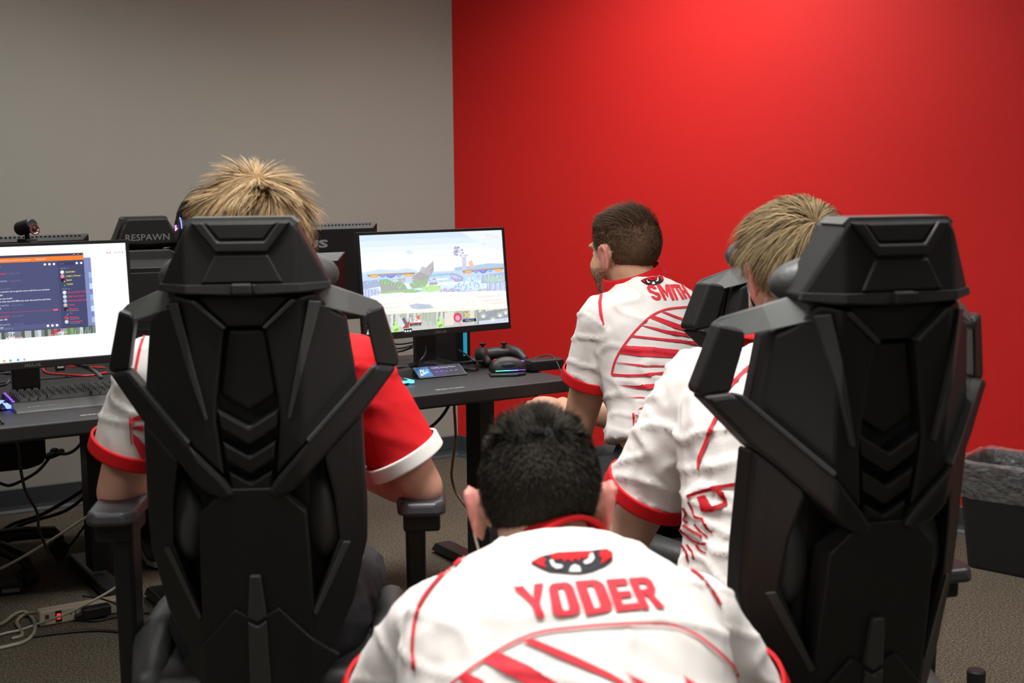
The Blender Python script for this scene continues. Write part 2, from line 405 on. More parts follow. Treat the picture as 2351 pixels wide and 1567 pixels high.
    # main shell halves, funnel and channel
    plate('back_shell', [(-160, 662), (-116, 672), (-46, 739), (-69, 904), (-72, 960), (-60, 1088), (-139, 1004), (-240, 892), (-222, 726), (-196, 706)], -0.01, 0.026, bev=0.005, mirror=True)
    plate('back_fin', [(-174, 682), (-147, 678), (-90, 948), (-97, 951)], 0.02, 0.036, 'plastic_grey', 0.002, mirror=True)
    plate('funnel_panel', [(-112, 664), (112, 664), (42, 735), (-42, 735)], -0.01, 0.020, bev=0.004)
    plate('funnel_trim', [(-120, 676), (-108, 672), (-40, 737), (-48, 742)], 0.01, 0.034, 'plastic_grey', 0.002, mirror=True)
    plate('channel', [(-50, 735), (50, 735), (72, 904), (76, 960), (66, 1140), (-66, 1140), (-76, 960), (-72, 904)], -0.02, -0.006, 'plastic_deep', 0.0)
    plate('tongue', [(-44, 745), (44, 745), (66, 895), (0, 936), (-66, 895)], -0.015, 0.008, bev=0.006)
    for ya, k in ((927, 1.0), (1003, 0.86), (1074, 0.72)):
        plate('chevron', [(-72 * k, ya), (0, ya + 44 * k), (72 * k, ya), (66 * k, ya + 46), (0, ya + 48 + 40 * k), (-66 * k, ya + 46)], -0.015, 0.022, bev=0.005)
    # lower half
    plate('spine', [(-60, 1118), (60, 1118), (124, 1180), (132, 1440), (132, 1600), (-132, 1600), (-132, 1440), (-124, 1180)], -0.02, 0.030, bev=0.008)
    plate('side_rail', [(-248, 966), (-222, 998), (-168, 1052), (-188, 1160), (-196, 1268), (-128, 1440), (-128, 1600), (-150, 1600), (-226, 1440), (-262, 1290), (-264, 1200)], -0.025, 0.030, bev=0.008, mirror=True)
    plate('rail_trim', [(-224, 1280), (-206, 1274), (-132, 1438), (-140, 1448)], 0.02, 0.035, 'plastic_grey', 0.002, mirror=True)
    plate('tail_fin', [(-13, 1332), (13, 1332), (22, 1438), (0, 1452), (-22, 1438)], 0.02, 0.041, 'plastic_grey', 0.003)
    plate('lower_cover', [(-52, 1418), (0, 1450), (52, 1418), (190, 1570), (120, 1640), (-120, 1640), (-190, 1570)], 0.02, 0.037, bev=0.003)
    plate('tail_fin', [(-22, 1448), (0, 1462), (22, 1448), (26, 1640), (-26, 1640)], 0.03, 0.043, 'plastic_grey', 0.003)
    # upholstery in front of the shell, lumbar pillow
    plate('back_cushion', [(-120, 668), (120, 668), (215, 728), (232, 890), (170, 985), (205, 1150), (225, 1280), (180, 1440), (150, 1600), (-150, 1600), (-180, 1440), (-225, 1280), (-205, 1150), (-170, 985), (-232, 890), (-215, 728)], -0.06, -0.028, 'leather_black', 0.012)
    for sx in (-1, 1): MB().ell((sx * 0.115, 0.02, 0.775 + lift), (0.035, 0.04, 0.075), n=14, m=10).build('lumbar_pad', 'leather_grey', t, smooth=True)
    # seat
    sh = 0.50 + lift
    mb = MB(); pts = [(-0.20, 0.02), (0.20, 0.02), (0.235, 0.12), (0.25, 0.40), (0.22, 0.51), (-0.22, 0.51), (-0.25, 0.40), (-0.235, 0.12)]
    mb.prism(pts, lambda a, b: V3((a, b, sh - 0.105)), lambda a, b: V3((a, b, sh - 0.01)))
    seat = mb.build('seat', 'leather_black', t, bevel=0.03, seg=3, smooth=True)
    for sx in (-1, 1): MB().tube([V3((sx * 0.205, 0.06, sh - 0.03)), V3((sx * 0.222, 0.2, sh - 0.015)), V3((sx * 0.222, 0.42, sh - 0.02))], [0.032, 0.04, 0.036], 12).build('seat_bolster', 'leather_grey', seat, smooth=True)
    MB().box((0, 0.24, sh - 0.125), (0.3, 0.34, 0.05)).build('tilt_plate', 'metal_dark', t, bevel=0.008)
    # arms
    az = arm_h + lift * 0.5
    for sx in (-1, 1):
        a = MB(); x = sx * 0.285
        a.prism([(-0.047, 0.02), (-0.03, 0.0), (0.03, 0.0), (0.047, 0.02), (0.05, 0.14), (0.042, 0.25), (0.02, 0.275), (-0.02, 0.275), (-0.042, 0.25), (-0.05, 0.14)],
                lambda p, q: V3((x + p, 0.15 + q, az - 0.026)), lambda p, q: V3((x + p * 0.9, 0.155 + q * 0.96, az)))
        arm = a.build('armrest', 'arm_pad', t, bevel=0.008, seg=3)
        MB().box((x, 0.255, az - 0.045), (0.07, 0.13, 0.04)).build('pad_bracket', 'plastic_black', arm, bevel=0.006)
        MB().box((x - sx * 0.012, 0.245, (az + sh) / 2 - 0.075), (0.034, 0.075, az - sh + 0.09), taper=1.15).build('post', 'plastic_black', arm, bevel=0.008)
        MB().box((x - sx * 0.012, 0.245, sh - 0.13), (0.046, 0.085, 0.07)).box((x - sx * 0.09, 0.245, sh - 0.152), (0.17, 0.06, 0.02)).build('arm_bracket', 'metal_dark', arm, bevel=0.005)
    # column, five-star base, casters
    MB().lathe([(0.045, 0.09), (0.045, 0.12), (0.028, 0.13), (0.028, 0.26), (0.022, 0.265), (0.022, sh - 0.14)], (0, 0.24, 0), 16).build('gas_lift', 'metal_dark', t, smooth=False)
    base = MB().lathe([(0.055, 0.075), (0.06, 0.10), (0.05, 0.13)], (0, 0.24, 0), 16).build('base_hub', 'plastic_black', t)
    leg = MB().add([(-.028, .04, .075), (.028, .04, .075), (.028, .04, .125), (-.028, .04, .125), (-.02, .31, .062), (.02, .31, .062), (.02, .31, .085), (-.02, .31, .085)],
                   [(0, 1, 2, 3), (7, 6, 5, 4), (0, 4, 5, 1), (1, 5, 6, 2), (2, 6, 7, 3), (3, 7, 4, 0)]).mesh('base_leg')
    cas = MB().lathe([(0.001, -.026), (.026, -.026), (.03, -.02), (.03, -.006), (.02, -.004), (.02, .004), (.03, .006), (.03, .02), (.026, .026), (.001, .026)], (0, 0, .03), 16, rot('Y', 90)).box((0, -0.008, .058), (.02, .03, .02)).mesh('caster')
    for k in range(5):
        an = math.radians(72 * k + 18)
        o = obj('base_leg', leg, 'plastic_black' if k == 0 else [], t); o.location = (0, 0.24, 0); o.rotation_euler = (0, 0, an)
        c = obj('caster', cas, 'rubber' if k == 0 else [], o); c.location = (0, 0.295, 0); c.rotation_euler = (0, 0, 0.7 * k)
    return t, fw, org

pL = at(571, 900, 2.13); pR = at(2030, 900, 1.89)
chL = make_chair('black gaming chair with winged backrest holding the blond player, nearest the left desk', (pL.x, pL.y), -5)
chR = make_chair('black gaming chair with winged backrest angled left, nearest the waste bin', (pR.x, pR.y), -16, arm_h=.68)
chS = make_chair('black gaming chair mostly hidden behind the right-hand chair, under the player facing the game screen', (0.66, 3.12), -52, lift=-0.03, arm_h=.65)
pF = at(330, 560, 5.15)
chF = make_chair('black gaming chair facing the camera with grey lettering on its headrest by the grey wall', (pF.x, pF.y), 150, lift=-0.085, front_text=True)

# ------------------------------------------------------------------ desks
DA = math.radians(32)
E1 = V3((math.cos(DA), math.sin(DA), 0)); EN = V3((-math.sin(DA), math.cos(DA), 0))
DZ = 0.74
def dpt(base, s, n, z=DZ): p = V3((base[0], base[1], 0)) + E1 * s + EN * n; return V3((p.x, p.y, z))
def make_desk(label, base, s0, s1, n0, n1, legs, group=None):
    """base: a point of the desk line; s along it, n away from the camera; legs = [(s,n)]"""
    o = dpt(base, s0, n0, 0)
    t = thing('gaming_desk', label, 'desk', o, DA, group)
    L, D = s1 - s0, n1 - n0
    MB().box((L / 2, D / 2, DZ - 0.019), (L, D, 0.038)).build('desktop', 'desk_black', t, bevel=0.004)
    MB().box((L / 2, D / 2, DZ - 0.055), (L - 0.1, 0.05, 0.034)).box((L / 2, 0.12, DZ - 0.05), (L - 0.12, 0.03, 0.024)).build('under_beam', 'metal_dark', t, bevel=0.003)
    for ls, ln in legs:
        x, y = ls - s0, ln - n0
        MB().box((x, y, 0.38), (0.062, 0.09, 0.64)).build('leg', 'metal_dark', t, bevel=0.004)
        MB().box((x, y, 0.026), (0.07, 0.62, 0.034), taper=0.9).build('foot', 'metal_dark', t, bevel=0.006)
        for q in (-.27, .27): MB().lathe([(.022, 0.0), (.022, .008), (.012, .012)], (x, y + q, 0), 12).build('levelling_foot', 'rubber', t)
    return t
LB = (-1.081, 3.356); MBASE = (-0.059, 3.782)
make_desk('black left gaming desk under the white screen with the chat window', LB, -1.25, 0.37, 0, 0.76, [(-1.0, .4), (0.335, .42)], 'black gaming desks')
make_desk('black middle gaming desk under the screen showing the fighting game', MBASE, -0.715, 0.29, 0, 0.78, [(-0.66, .45), (0.27, .53)], 'black gaming desks')
# far desk, back to back with the left one; the visible floor foot belongs to it
make_desk('black far gaming desk behind the screens, seen end-on under the left desk', LB, -1.25, 0.90, 0.80, 1.42, [(-1.0, 1.1), (0.215, 0.945)], 'black gaming desks')

# ------------------------------------------------------------------ monitors
def make_monitor(label, pos, yaw, tilt, w, h, hc, back_text=None, picture=None, group='computer monitors', cable_clip=False, stand_n=0.03):
    """pos: point on the desk under the panel centre; hc: panel centre height over the desk; viewer side is local -Y"""
    t = thing('monitor', label, 'monitor', pos, math.radians(yaw), group)
    R = rot('X', -tilt)          # top leans away from the viewer
    c = V3((0, 0, hc))
    def Q(x, y, z): return c + R @ V3((x, y, z))
    mb = MB()
    bz, bb = 0.009, 0.021
    o = [(-w / 2, -h / 2), (w / 2, -h / 2), (w / 2, h / 2), (-w / 2, h / 2)]
    i = [(-w / 2 + bz, -h / 2 + bb), (w / 2 - bz, -h / 2 + bb), (w / 2 - bz, h / 2 - bz), (-w / 2 + bz, h / 2 - bz)]
    vs = [Q(x, -.008, z) for x, z in o] + [Q(x, -.008, z) for x, z in i] + [Q(x, -.004, z) for x, z in i] + [Q(x, .012, z) for x, z in o] + [Q(x * .93, .022, z * .9) for x, z in o]
    fs = []
    for k in range(4):
        j = (k + 1) % 4
        fs += [(k, j, 4 + j, 4 + k), (4 + k, 4 + j, 8 + j, 8 + k), (j, k, 12 + k, 12 + j), (12 + j, 12 + k, 16 + k, 16 + j)]
    fs += [(19, 18, 17, 16), (8, 9, 10, 11)]
    mb.add(vs, fs); case = mb.build('case', 'monitor_black', t, bevel=0.0015)
    MB().add([Q(-w * .28, .02, -h * .3), Q(w * .28, .02, -h * .3), Q(w * .28, .02, h * .22), Q(-w * .28, .02, h * .22), Q(-w * .2, .055, -h * .22), Q(w * .2, .055, -h * .22), Q(w * .2, .055, h * .14), Q(-w * .2, .055, h * .14)],
             [(0, 1, 5, 4), (1, 2, 6, 5), (2, 3, 7, 6), (3, 0, 4, 7), (4, 5, 6, 7), (3, 2, 1, 0)]).build('back_cover', 'monitor_black', t, bevel=0.004)
    # vents along the top of the back
    mv = MB()
    for k in range(40): mv.box(Q(-w * .45 + w * .9 * k / 39, .014, h / 2 - .0005), (w * .9 / 39 * .5, .008, .0016), R)
    mv.build('top_vent', 'print_grey', case)
    # stand
    MB().box((0, 0.075, hc * 0.5 + .01), (0.075, 0.022, hc * 1.0)).build('stand_column', 'monitor_black', t, bevel=0.004)
    MB().box(Q(0, .06, -.01), (0.08, 0.05, 0.08), R).build('stand_mount', 'plastic_black', t, bevel=0.005)
    f = MB()
    for a in (-38, 38, 180):
        d = rot('Z', a) @ V3((0, -1, 0)); s = V3((-d.y, d.x, 0)); b0 = V3((0, .06, 0))
        L = .17 if a != 180 else .1
        f.add([b0 + s * .03, b0 - s * .03, b0 + d * L - s * .014, b0 + d * L + s * .014, b0 + s * .03 + V3((0, 0, .028)), b0 - s * .03 + V3((0, 0, .028)), b0 + d * L - s * .012 + V3((0, 0, .008)), b0 + d * L + s * .012 + V3((0, 0, .008))],
              [(3, 2, 1, 0), (4, 5, 6, 7), (0, 1, 5, 4), (1, 2, 6, 5), (2, 3, 7, 6), (3, 0, 4, 7)])
    f.build('stand_foot', 'monitor_black', t, bevel=0.003)
    if back_text:
        mt = MB(); cw = .095
        add_text(mt, back_text, (-cw, h * .5 - .085, cw, h * .5 - .055), lambda a, b: Q(-a, .0225, b), 0.04)
        mt.build('lettering', 'print_grey', case)
    ml = MB(); add_text(ml, '/ISUS', (-.022, -h / 2 + .006, .022, -h / 2 + .014), lambda a, b: Q(a, -.0085, b)); ml.build('maker_logo', 'print_grey', case)
    sw, sh = w - 2 * bz, h - bz - bb
    if picture:
        pm = MB(); zc = (-h / 2 + bb + h / 2 - bz) / 2
        def U(u, v, layer=0): return Q(-w / 2 + bz + u * sw, -.0045 - layer * .00012, -h / 2 + bb + v * sh)
        picture(pm, U)
        pm.build('screen_picture', 'picture', t)
    return t, Q

def quad(pm, U, u0, v0, u1, v1, col, layer):
    pm.add([U(u0, v0, layer), U(u1, v0, layer), U(u1, v1, layer), U(u0, v1, layer)], [(0, 1, 2, 3)], lin(col))
def poly(pm, U, pts, col, layer): pm.add([U(a, b, layer) for a, b in pts], [tuple(range(len(pts)))], lin(col))
def disc(pm, U, u, v, r, col, layer, asp=1.72, n=14):
    poly(pm, U, [(u + r * math.cos(2 * math.pi * k / n), v + r * asp * math.sin(2 * math.pi * k / n)) for k in range(n)], col, layer)
def words(pm, U, txt, u, v, h, col, layer, width=None, asp=1.72, bold=0.0):
    vs, fs, (a, b, c, d) = text_tris(txt, bold); s = h / 0.73
    k = (width / (b - a)) if width else s / asp
    pm.add([U(u + (x - a) * k, v + y * s, layer) for x, y in vs], fs, lin(col))

def chat_picture(pm, U):
    # white browser page with a video and a dark chat window in front of it
    G = '#f7f8fb'
    quad(pm, U, 0, 0, 1, 1, G, 0)
    quad(pm, U, 0, .955, 1, 1, '#ffffff', 1)
    for u, c in ((.905, '#e8556a'), (.918, '#e8556a'), (.945, '#aab0ba'), (.983, '#7f8794')): disc(pm, U, u, .915, .0035, c, 2)
    quad(pm, U, .952, .912, .975, .918, '#b9bec6', 2)
    for k in range(4): quad(pm, U, .88, .80 - k * .013, .94 + .015 * (k % 2), .803 - k * .013, '#dfe3ea', 2)
    quad(pm, U, 0, 0.0, 1, .035, '#eef3fa', 1)
    for u, c in ((.435, '#4aa3e0'), (.465, '#b9a7d9'), (.40, '#58b368'), (.37, '#e0a33a')): disc(pm, U, u, .018, .006, c, 2)
    # strip of the video under and beside the window
    quad(pm, U, .10, .205, .82, .88, '#7d88b8', 1)
    random.seed(3)
    for k in range(46):
        u = .10 + .72 * k / 46; c = random.choice(['#8f9a86', '#a9aeb0', '#5c8a4a', '#777d86', '#c9cfd4', '#4e5a52'])
        quad(pm, U, u, .205, u + .72 / 46, .275, c, 2)
    for k in range(9): quad(pm, U, .805, .30 + .05 * k, .82, .35 + .05 * k, ['#9fb4de', '#6f86c9', '#c7d6ee', '#8a9bd2'][k % 4], 2)
    for k in range(14): poly(pm, U, [(.70 + .008 * k, .21), (.703 + .008 * k, .21), (.694 + .0085 * k + .006 * (k % 3), .262)], ['#3f7d45', '#6ea25f', '#cdd9d5'][k % 3], 3)
    poly(pm, U, [(.60, .25), (.66, .262), (.62, .215)], '#c2335a', 4)
    words(pm, U, '00.5', .63, .243, .024, '#2b2b33', 4, bold=.03); words(pm, U, 'AQEsports', .62, .226, .011, '#f0f0f0', 4, .06)
    words(pm, U, '12.6', .40, .232, .024, '#2b2b33', 4, bold=.03); quad(pm, U, .40, .222, .47, .226, '#c0302c', 4)
    words(pm, U, 'Concordia', .415, .209, .010, '#f4f4f4', 4, .05)
    for k in range(3): disc(pm, U, .595 + .012 * k, .215, .004, '#e48ba6', 4); disc(pm, U, .39 + .012 * k, .212, .004, '#f0f0f0', 4)
    # window
    x0, x1, y0, y1 = .04, .785, .265, .925
    quad(pm, U, x0, y0, x1, y1, '#4a4e74', 5)
    quad(pm, U, x0, y1 - .022, x1, y1, '#3b3d55', 6)
    for k in range(3): quad(pm, U, .735 + .022 * k, y1 - .014, .742 + .022 * k, y1 - .010, '#c9ccd8', 7)
    quad(pm, U, x0, y1 - .062, x1, y1 - .022, '#f07a2e', 6)
    words(pm, U, 'Your voice has been disconnected because you connected at another location', .30, y1 - .047, .012, '#ffe9d8', 7, .23)
    words(pm, U, 'Reconnect', .555, y1 - .047, .012, '#ffffff', 7, .045)
    quad(pm, U, .655, y0, x1, y1 - .062, '#41456a', 6)
    words(pm, U, '# score-reporting', .30, y1 - .10, .015, '#ffffff', 7, .085, bold=.03)
    for u in (.595, .617, .639): disc(pm, U, u, y1 - .09, .006, '#e8eaf2', 7)
    quad(pm, U, .655, y1 - .103, .738, y1 - .078, '#33365a', 7); words(pm, U, 'Search', .661, y1 - .095, .010, '#8f94b4', 8, .028)
    for u in (.75, .772): disc(pm, U, u, y1 - .09, .006, '#eef0f6', 7)
    rows = [('', '', [('SBF and SV', 0)], .815, '#8f95b8'), ('[AQ] Coach Shadow', 'r', [('luca SF', 0)], .765, '#e83a48'), ('[CLUMS] Coach Dre', 'g', [('TULS in', 0)], .70, '#a9aecb'),
            ('Helios', 'r', [('great, give me just a sec to get the room code from our streamer', 0), ('MYHG3F  TEKU', .03), ('All set for you both!!', .06), ('Remember away team (CLUMS) must enter the arena first each time!', .085)], .635, '#e83a48'),
            ('[CLUMS] Coach Dre', 'g', [('Ggwpdy SF', 0)], .49, '#a9aecb'), ('[AQ] Coach Shadow', 'r', [('donnacoda - PS2', 0)], .395, '#e83a48'), ('[CLUMS] Coach Dre', 'g', [('smitty SBF', 0)], .325, '#a9aecb')]
    for nm, _, lines, v, c in rows:
        if nm:
            wn = .0045 * len(nm); words(pm, U, nm, .335, v, .013, c, 7, wn, bold=.02); words(pm, U, 'Today at 7:38 PM', .335 + wn + .012, v, .009, '#8389ad', 7, .05)
            disc(pm, U, .315, v - .01, .013, '#e9e4ea' if c != '#a9aecb' else '#6f9a3c', 7); disc(pm, U, .317, v - .006, .007, '#a86a78' if c != '#a9aecb' else '#274a22', 8)
        for tx, dv in lines: words(pm, U, tx, .335, v - .026 - dv, .013, '#eceef6', 7, .0043 * len(tx), bold=.015)
    disc(pm, U, .345, .437, .008, '#f2c53a', 7)
    quad(pm, U, .29, .432, .64, .4345, '#d8404e', 7); quad(pm, U, .62, .427, .642, .440, '#ef6a74', 8)
    quad(pm, U, .29, y0 + .012, .645, y0 + .052, '#555982', 7)
    words(pm, U, 'Message #score-reporting', .312, y0 + .026, .011, '#9297bb', 8, .11)
    for u in (.588, .61, .632): disc(pm, U, u, y0 + .032, .0065, '#eceef6', 8)
    words(pm, U, 'ADMIN - 4', .668, .79, .009, '#a5aac8', 7, .04)
    for k, (nm, c) in enumerate([('RealOnBro', '#f0dd3e'), ('Luigui | Owner', '#f0dd3e'), ('Saxol', '#f0dd3e'), ('TomSam', '#f0dd3e')]):
        v = .755 - .036 * k; disc(pm, U, .676, v + .005, .0095, ['#e9e0e4', '#e08a8e', '#23121f', '#2f4a63'][k], 7); disc(pm, U, .683, v - .004, .0035, ['#3bb273', '#e0464c', '#f2c53a', '#3bb273'][k], 8)
        words(pm, U, nm, .693, v, .013, c, 7, .0052 * len(nm), bold=.02)
    words(pm, U, 'ONLINE - 38', .668, .607, .009, '#a5aac8', 7, .04)
    for k, nm in enumerate(['[Akron] Delta Wraith', '[AQ] Coach Shadow', 'AQ Manas [Ref] Tech', 'Helios', 'ESPeanut7', 'Vau', 'BlueNinja', 'Somethingelse']):
        v = .575 - .037 * k; disc(pm, U, .680, v + .005, .0095, ['#e9e0e4', '#cfd3dd', '#b9bede', '#c9b3b3', '#4a1016', '#2f3f9a', '#c23a3a', '#d3d3d3'][k], 7); disc(pm, U, .687, v - .004, .0035, '#3bb273', 8)
        words(pm, U, nm, .697, v, .012, '#ea3b4a', 7, .0048 * len(nm), bold=.02)
        if k in (4, 6, 7): quad(pm, U, .697, v - .012, .745, v - .0095, '#9da2c2', 7)

def game_picture(pm, U):
    # traced in the photograph, then turned into screen coordinates
    TL, TR, BR, BL = (97, 187), (1715, 152), (1787, 1282), (178, 1398)
    A = []; b = []
    for (x, y), (u, v) in zip((TL, TR, BR, BL), ((0, 1), (1, 1), (1, 0), (0, 0))):
        A.append([x, y, 1, 0, 0, 0, -u * x, -u * y]); b.append(u); A.append([0, 0, 0, x, y, 1, -v * x, -v * y]); b.append(v)
    hm = np.linalg.solve(np.array(A, float), np.array(b, float))
    def M(x, y):
        w = hm[6] * x + hm[7] * y + 1; return (min(1, max(0, (hm[0] * x + hm[1] * y + hm[2]) / w)), min(1, max(0, (hm[3] * x + hm[4] * y + hm[5]) / w)))
    def wash(c):
        c = c.lstrip('#'); r = [int(c[i:i + 2], 16) for i in (0, 2, 4)]; return '#%02x%02x%02x' % tuple(int(x + (255 - x) * .30) for x in r)
    def P(pts, col, layer): poly(pm, U, [M(*p) for p in pts], wash(col), layer)
    # sky, in bands from the pale blue top to the white horizon
    sky = ['#cfe0f6', '#dbe7fa', '#e6eefc', '#eef4ff', '#f5f8ff', '#fafbff', '#fcfdff', '#f6faff', '#eaf4fc', '#d8ecf8', '#c3e1f3']
    for k, c in enumerate(sky): quad(pm, U, 0, 1 - .062 * (k + 1), 1, 1 - .062 * k, c, 0)
    P([(1250, 160), (1715, 152), (1730, 420), (1500, 330)], '#d9e4f5', 1)
    for pts, c in (([(625, 400), (665, 372), (690, 395), (722, 405), (690, 425), (650, 425)], '#c4d6f2'), ([(1490, 320), (1532, 310), (1518, 338)], '#bccbe8'), ([(1270, 450), (1345, 440), (1310, 478)], '#a9bce3')): P(pts, c, 2)
    # far hills and sea
    P([(128, 640), (330, 605), (520, 620), (640, 596), (760, 628), (760, 660), (128, 690)], '#b5d3ea', 2)
    P([(1180, 600), (1400, 580), (1560, 556), (1740, 562), (1745, 640), (1180, 640)], '#8fb1d8', 2)
    P([(128, 665), (1745, 625), (1760, 760), (135, 790)], '#a8cbe9', 3)
    P([(880, 680), (1120, 665), (1150, 690), (880, 715)], '#7fb0d9', 4); P([(960, 735), (1110, 725), (1100, 745), (940, 758)], '#e3f1fa', 4)
    P([(135, 745), (420, 720), (420, 800), (140, 850)], '#8496c6', 4); P([(1490, 700), (1745, 665), (1755, 800), (1480, 800)], '#8ea3cf', 4)
    for k in range(16): P([(1500 + k * 15, 700 + (k % 4) * 8), (1512 + k * 15, 696 + (k % 4) * 8), (1510 + k * 15, 730 + (k % 5) * 9)], ['#6d83c0', '#c9d8ee', '#a1b6da'][k % 3], 5)
    P([(1490, 730), (1745, 715), (1745, 780), (1560, 790)], '#9cbfae', 5)
    # waterfalls at both sides
    P([(140, 845), (320, 835), (330, 900), (280, 960), (150, 990)], '#9fb0e0', 5)
    for k in range(9): P([(150 + 18 * k, 850), (158 + 18 * k, 849), (160 + 17 * k, 960), (154 + 17 * k, 962)], ['#c9d6f4', '#8696d2'][k % 2], 6)
    P([(1545, 800), (1755, 790), (1762, 900), (1545, 900)], '#a4b4dd', 5)
    for k in range(10): P([(1560 + 19 * k, 800), (1568 + 19 * k, 799), (1566 + 19 * k, 895), (1562 + 19 * k, 896)], ['#d3def5', '#7f8fc6', '#b9c6e8'][k % 3], 6)
    # mossy rock, broken tower
    P([(330, 735), (400, 730), (480, 765), (560, 760), (620, 800), (650, 860), (560, 880), (350, 885), (340, 830)], '#8b8a86', 7)
    P([(330, 733), (420, 725), (500, 770), (600, 790), (640, 850), (560, 820), (470, 790), (380, 800)], '#6da468', 8)
    P([(520, 725), (625, 715), (620, 780), (560, 770)], '#a29a9c', 7)
    for k in range(14): P([(335 + k * 18, 738 + k * 5), (348 + k * 18, 736 + k * 5), (332 + k * 18, 790 + k * 4)], ['#4f8a4f', '#8abf7c'][k % 2], 9)
    P([(320, 880), (560, 860), (700, 850), (830, 880), (700, 905), (350, 905)], '#7fb06d', 8)
    P([(700, 700), (780, 640), (812, 575), (850, 600), (938, 513), (945, 630), (900, 700), (868, 790), (780, 790), (700, 760)], '#8f8b90', 9)
    P([(780, 640), (812, 575), (905, 655), (880, 700)], '#a9a5a8', 10); P([(850, 600), (938, 513), (930, 600), (880, 640)], '#9c98a0', 10)
    for k in range(7): P([(740 + 20 * k, 690 - 12 * k), (745 + 20 * k, 688 - 12 * k), (800 + 14 * k, 760 - 9 * k), (795 + 14 * k, 762 - 9 * k)], '#77737b', 11)
    P([(660, 790), (740, 760), (870, 730), (875, 790), (840, 830), (700, 850)], '#78a36c', 11)
    P([(800, 840), (900, 810), (1020, 820), (1020, 870), (900, 895), (820, 880)], '#a6db78', 11)
    P([(870, 790), (940, 765), (990, 780), (980, 805), (900, 810)], '#8b8a92', 11); P([(930, 718), (985, 752), (935, 750)], '#8a8288', 11)
    # crystal bushes, ruined arch
    P([(1120, 680), (1145, 664), (1215, 680), (1280, 720), (1275, 770), (1190, 780), (1140, 730)], '#8d93c4', 9)
    P([(1140, 690), (1200, 700), (1260, 740), (1200, 740), (1150, 715)], '#b9b5d8', 10)
    random.seed(11)
    for k in range(130):
        t = random.random(); x = 1030 + 430 * t; top = 860 - 175 * max(0, (t - .25) / .75) ** .8; y = random.uniform(top, 915)
        P([(x - 9, y + 14), (x + 3, y - 24), (x + 12, y + 12)], random.choice(['#8cc9ee', '#a9dcf6', '#6fb2e6', '#c4e9fa', '#8a8fd2'] if y < 860 or t > .5 else ['#9c8fd0', '#7f79c4', '#b9b4e2', '#d9cfe8']), 11 + k % 4)
    for k in range(60):
        x = random.uniform(980, 1620); y = random.uniform(868, 922) if x < 1300 else random.uniform(860, 905)
        P([(x - 12, y + 8), (x - 2, y - 12), (x + 13, y + 5)], random.choice(['#b08f9c', '#9a93c9', '#c9b3a8', '#8f86c2', '#d8c6c0']), 15)
    # tree with a dark round crown, ruins behind right platform
    P([(1262, 470), (1310, 470), (1318, 700), (1268, 700)], '#b9bad2', 8)
    for k in range(26):
        a = random.uniform(0, 6.28); r = random.uniform(0, 1); x = 1212 + 62 * r * math.cos(a); y = 402 + 74 * r * math.sin(a)
        P([(x - 18, y), (x, y - 16), (x + 17, y - 3), (x + 4, y + 17)], random.choice(['#8d88b4', '#a59fca', '#6f6b8c', '#c0b8dd', '#837fa0']), 9 + k % 3)
    P([(1340, 530), (1375, 515), (1405, 600), (1345, 605)], '#f0a58f', 9)
    # hovering platforms with the coloured swags
    for x0, x1, y0, d in ((188, 730, 655, -8), (1265, 1745, 628, -24)):
        P([(x0, y0 + 8), (x1, y0 + d), (x1, y0 + d + 14), (x0, y0 + 26)], '#a88a6c', 16)
        P([(x0, y0 + 24), (x1, y0 + d + 12), (x1 - 10, y0 + d + 24), (x0 + 16, y0 + 38)], '#5a4a58', 17)
        L = x1 - x0
        for a, b, c in ((.05, .24, '#e88a2c'), (.26, .38, '#4f7be0'), (.38, .60, '#5450d8'), (.60, .72, '#5a9be8'), (.74, .97, '#f0952e')):
            xa, xb = x0 + L * a, x0 + L * b; yy = y0 + 22 + d * (a + b) / 2
            P([(xa, yy), (xb, yy), (xb - (xb - xa) * .15, yy + 28), ((xa + xb) / 2, yy + (44 if a == .38 else 32)), (xa + (xb - xa) * .15, yy + 26)], c, 18)
            P([(xa + 12, yy + 6), (xb - 12, yy + 6), ((xa + xb) / 2, yy + 16)], '#f3d27a' if c.startswith('#e') or c.startswith('#f') else '#8f9bf0', 19)
    # stone arena
    P([(230, 930), (420, 900), (1760, 895), (1785, 1110), (1785, 1130), (250, 1165), (215, 1000)], '#fbf3ea', 16)
    P([(220, 960), (330, 905), (600, 890), (620, 960), (300, 985)], '#e3f0ee', 17)
    def ellipse(cx, cy, rx, ry, n=28): return [(cx + rx * math.cos(2 * math.pi * k / n), cy + ry * math.sin(2 * math.pi * k / n)) for k in range(n)]
    P(ellipse(1030, 1025, 380, 92), '#f0dcc2', 18); P(ellipse(1030, 1025, 362, 84), '#fbf1e4', 19); P(ellipse(1035, 1022, 300, 68), '#e2d6e6', 20)
    P(ellipse(1035, 1022, 285, 62), '#fdf4e8', 21); P(ellipse(1040, 1018, 190, 40), '#cfe0ee', 22); P(ellipse(1040, 1018, 176, 35), '#fdf6ec', 23)
    P([(660, 1050), (740, 1030), (900, 1045), (945, 1090), (780, 1105), (690, 1090)], '#a9aec4', 24); P([(740, 1050), (860, 1055), (900, 1085), (780, 1090)], '#8fa8c9', 25)
    for x, y, w_ in ((260, 1030, 200), (320, 1075, 260), (1420, 960, 300), (1480, 1010, 260), (1560, 1045, 200), (300, 1125, 330), (1300, 1100, 380)):
        P([(x, y), (x + w_, y - 9), (x + w_, y - 4), (x, y + 6)], '#d8b894', 18); P([(x + 30, y + 10), (x + w_ * .7, y + 3), (x + w_ * .7, y + 6), (x + 30, y + 15)], '#c9c2ae', 19)
    P([(230, 1130), (1785, 1085), (1785, 1115), (240, 1160)], '#fde9d2', 26)
    # cliff face and plants below
    P([(240, 1160), (1785, 1115), (1790, 1285), (175, 1400)], '#aeb2ac', 24)
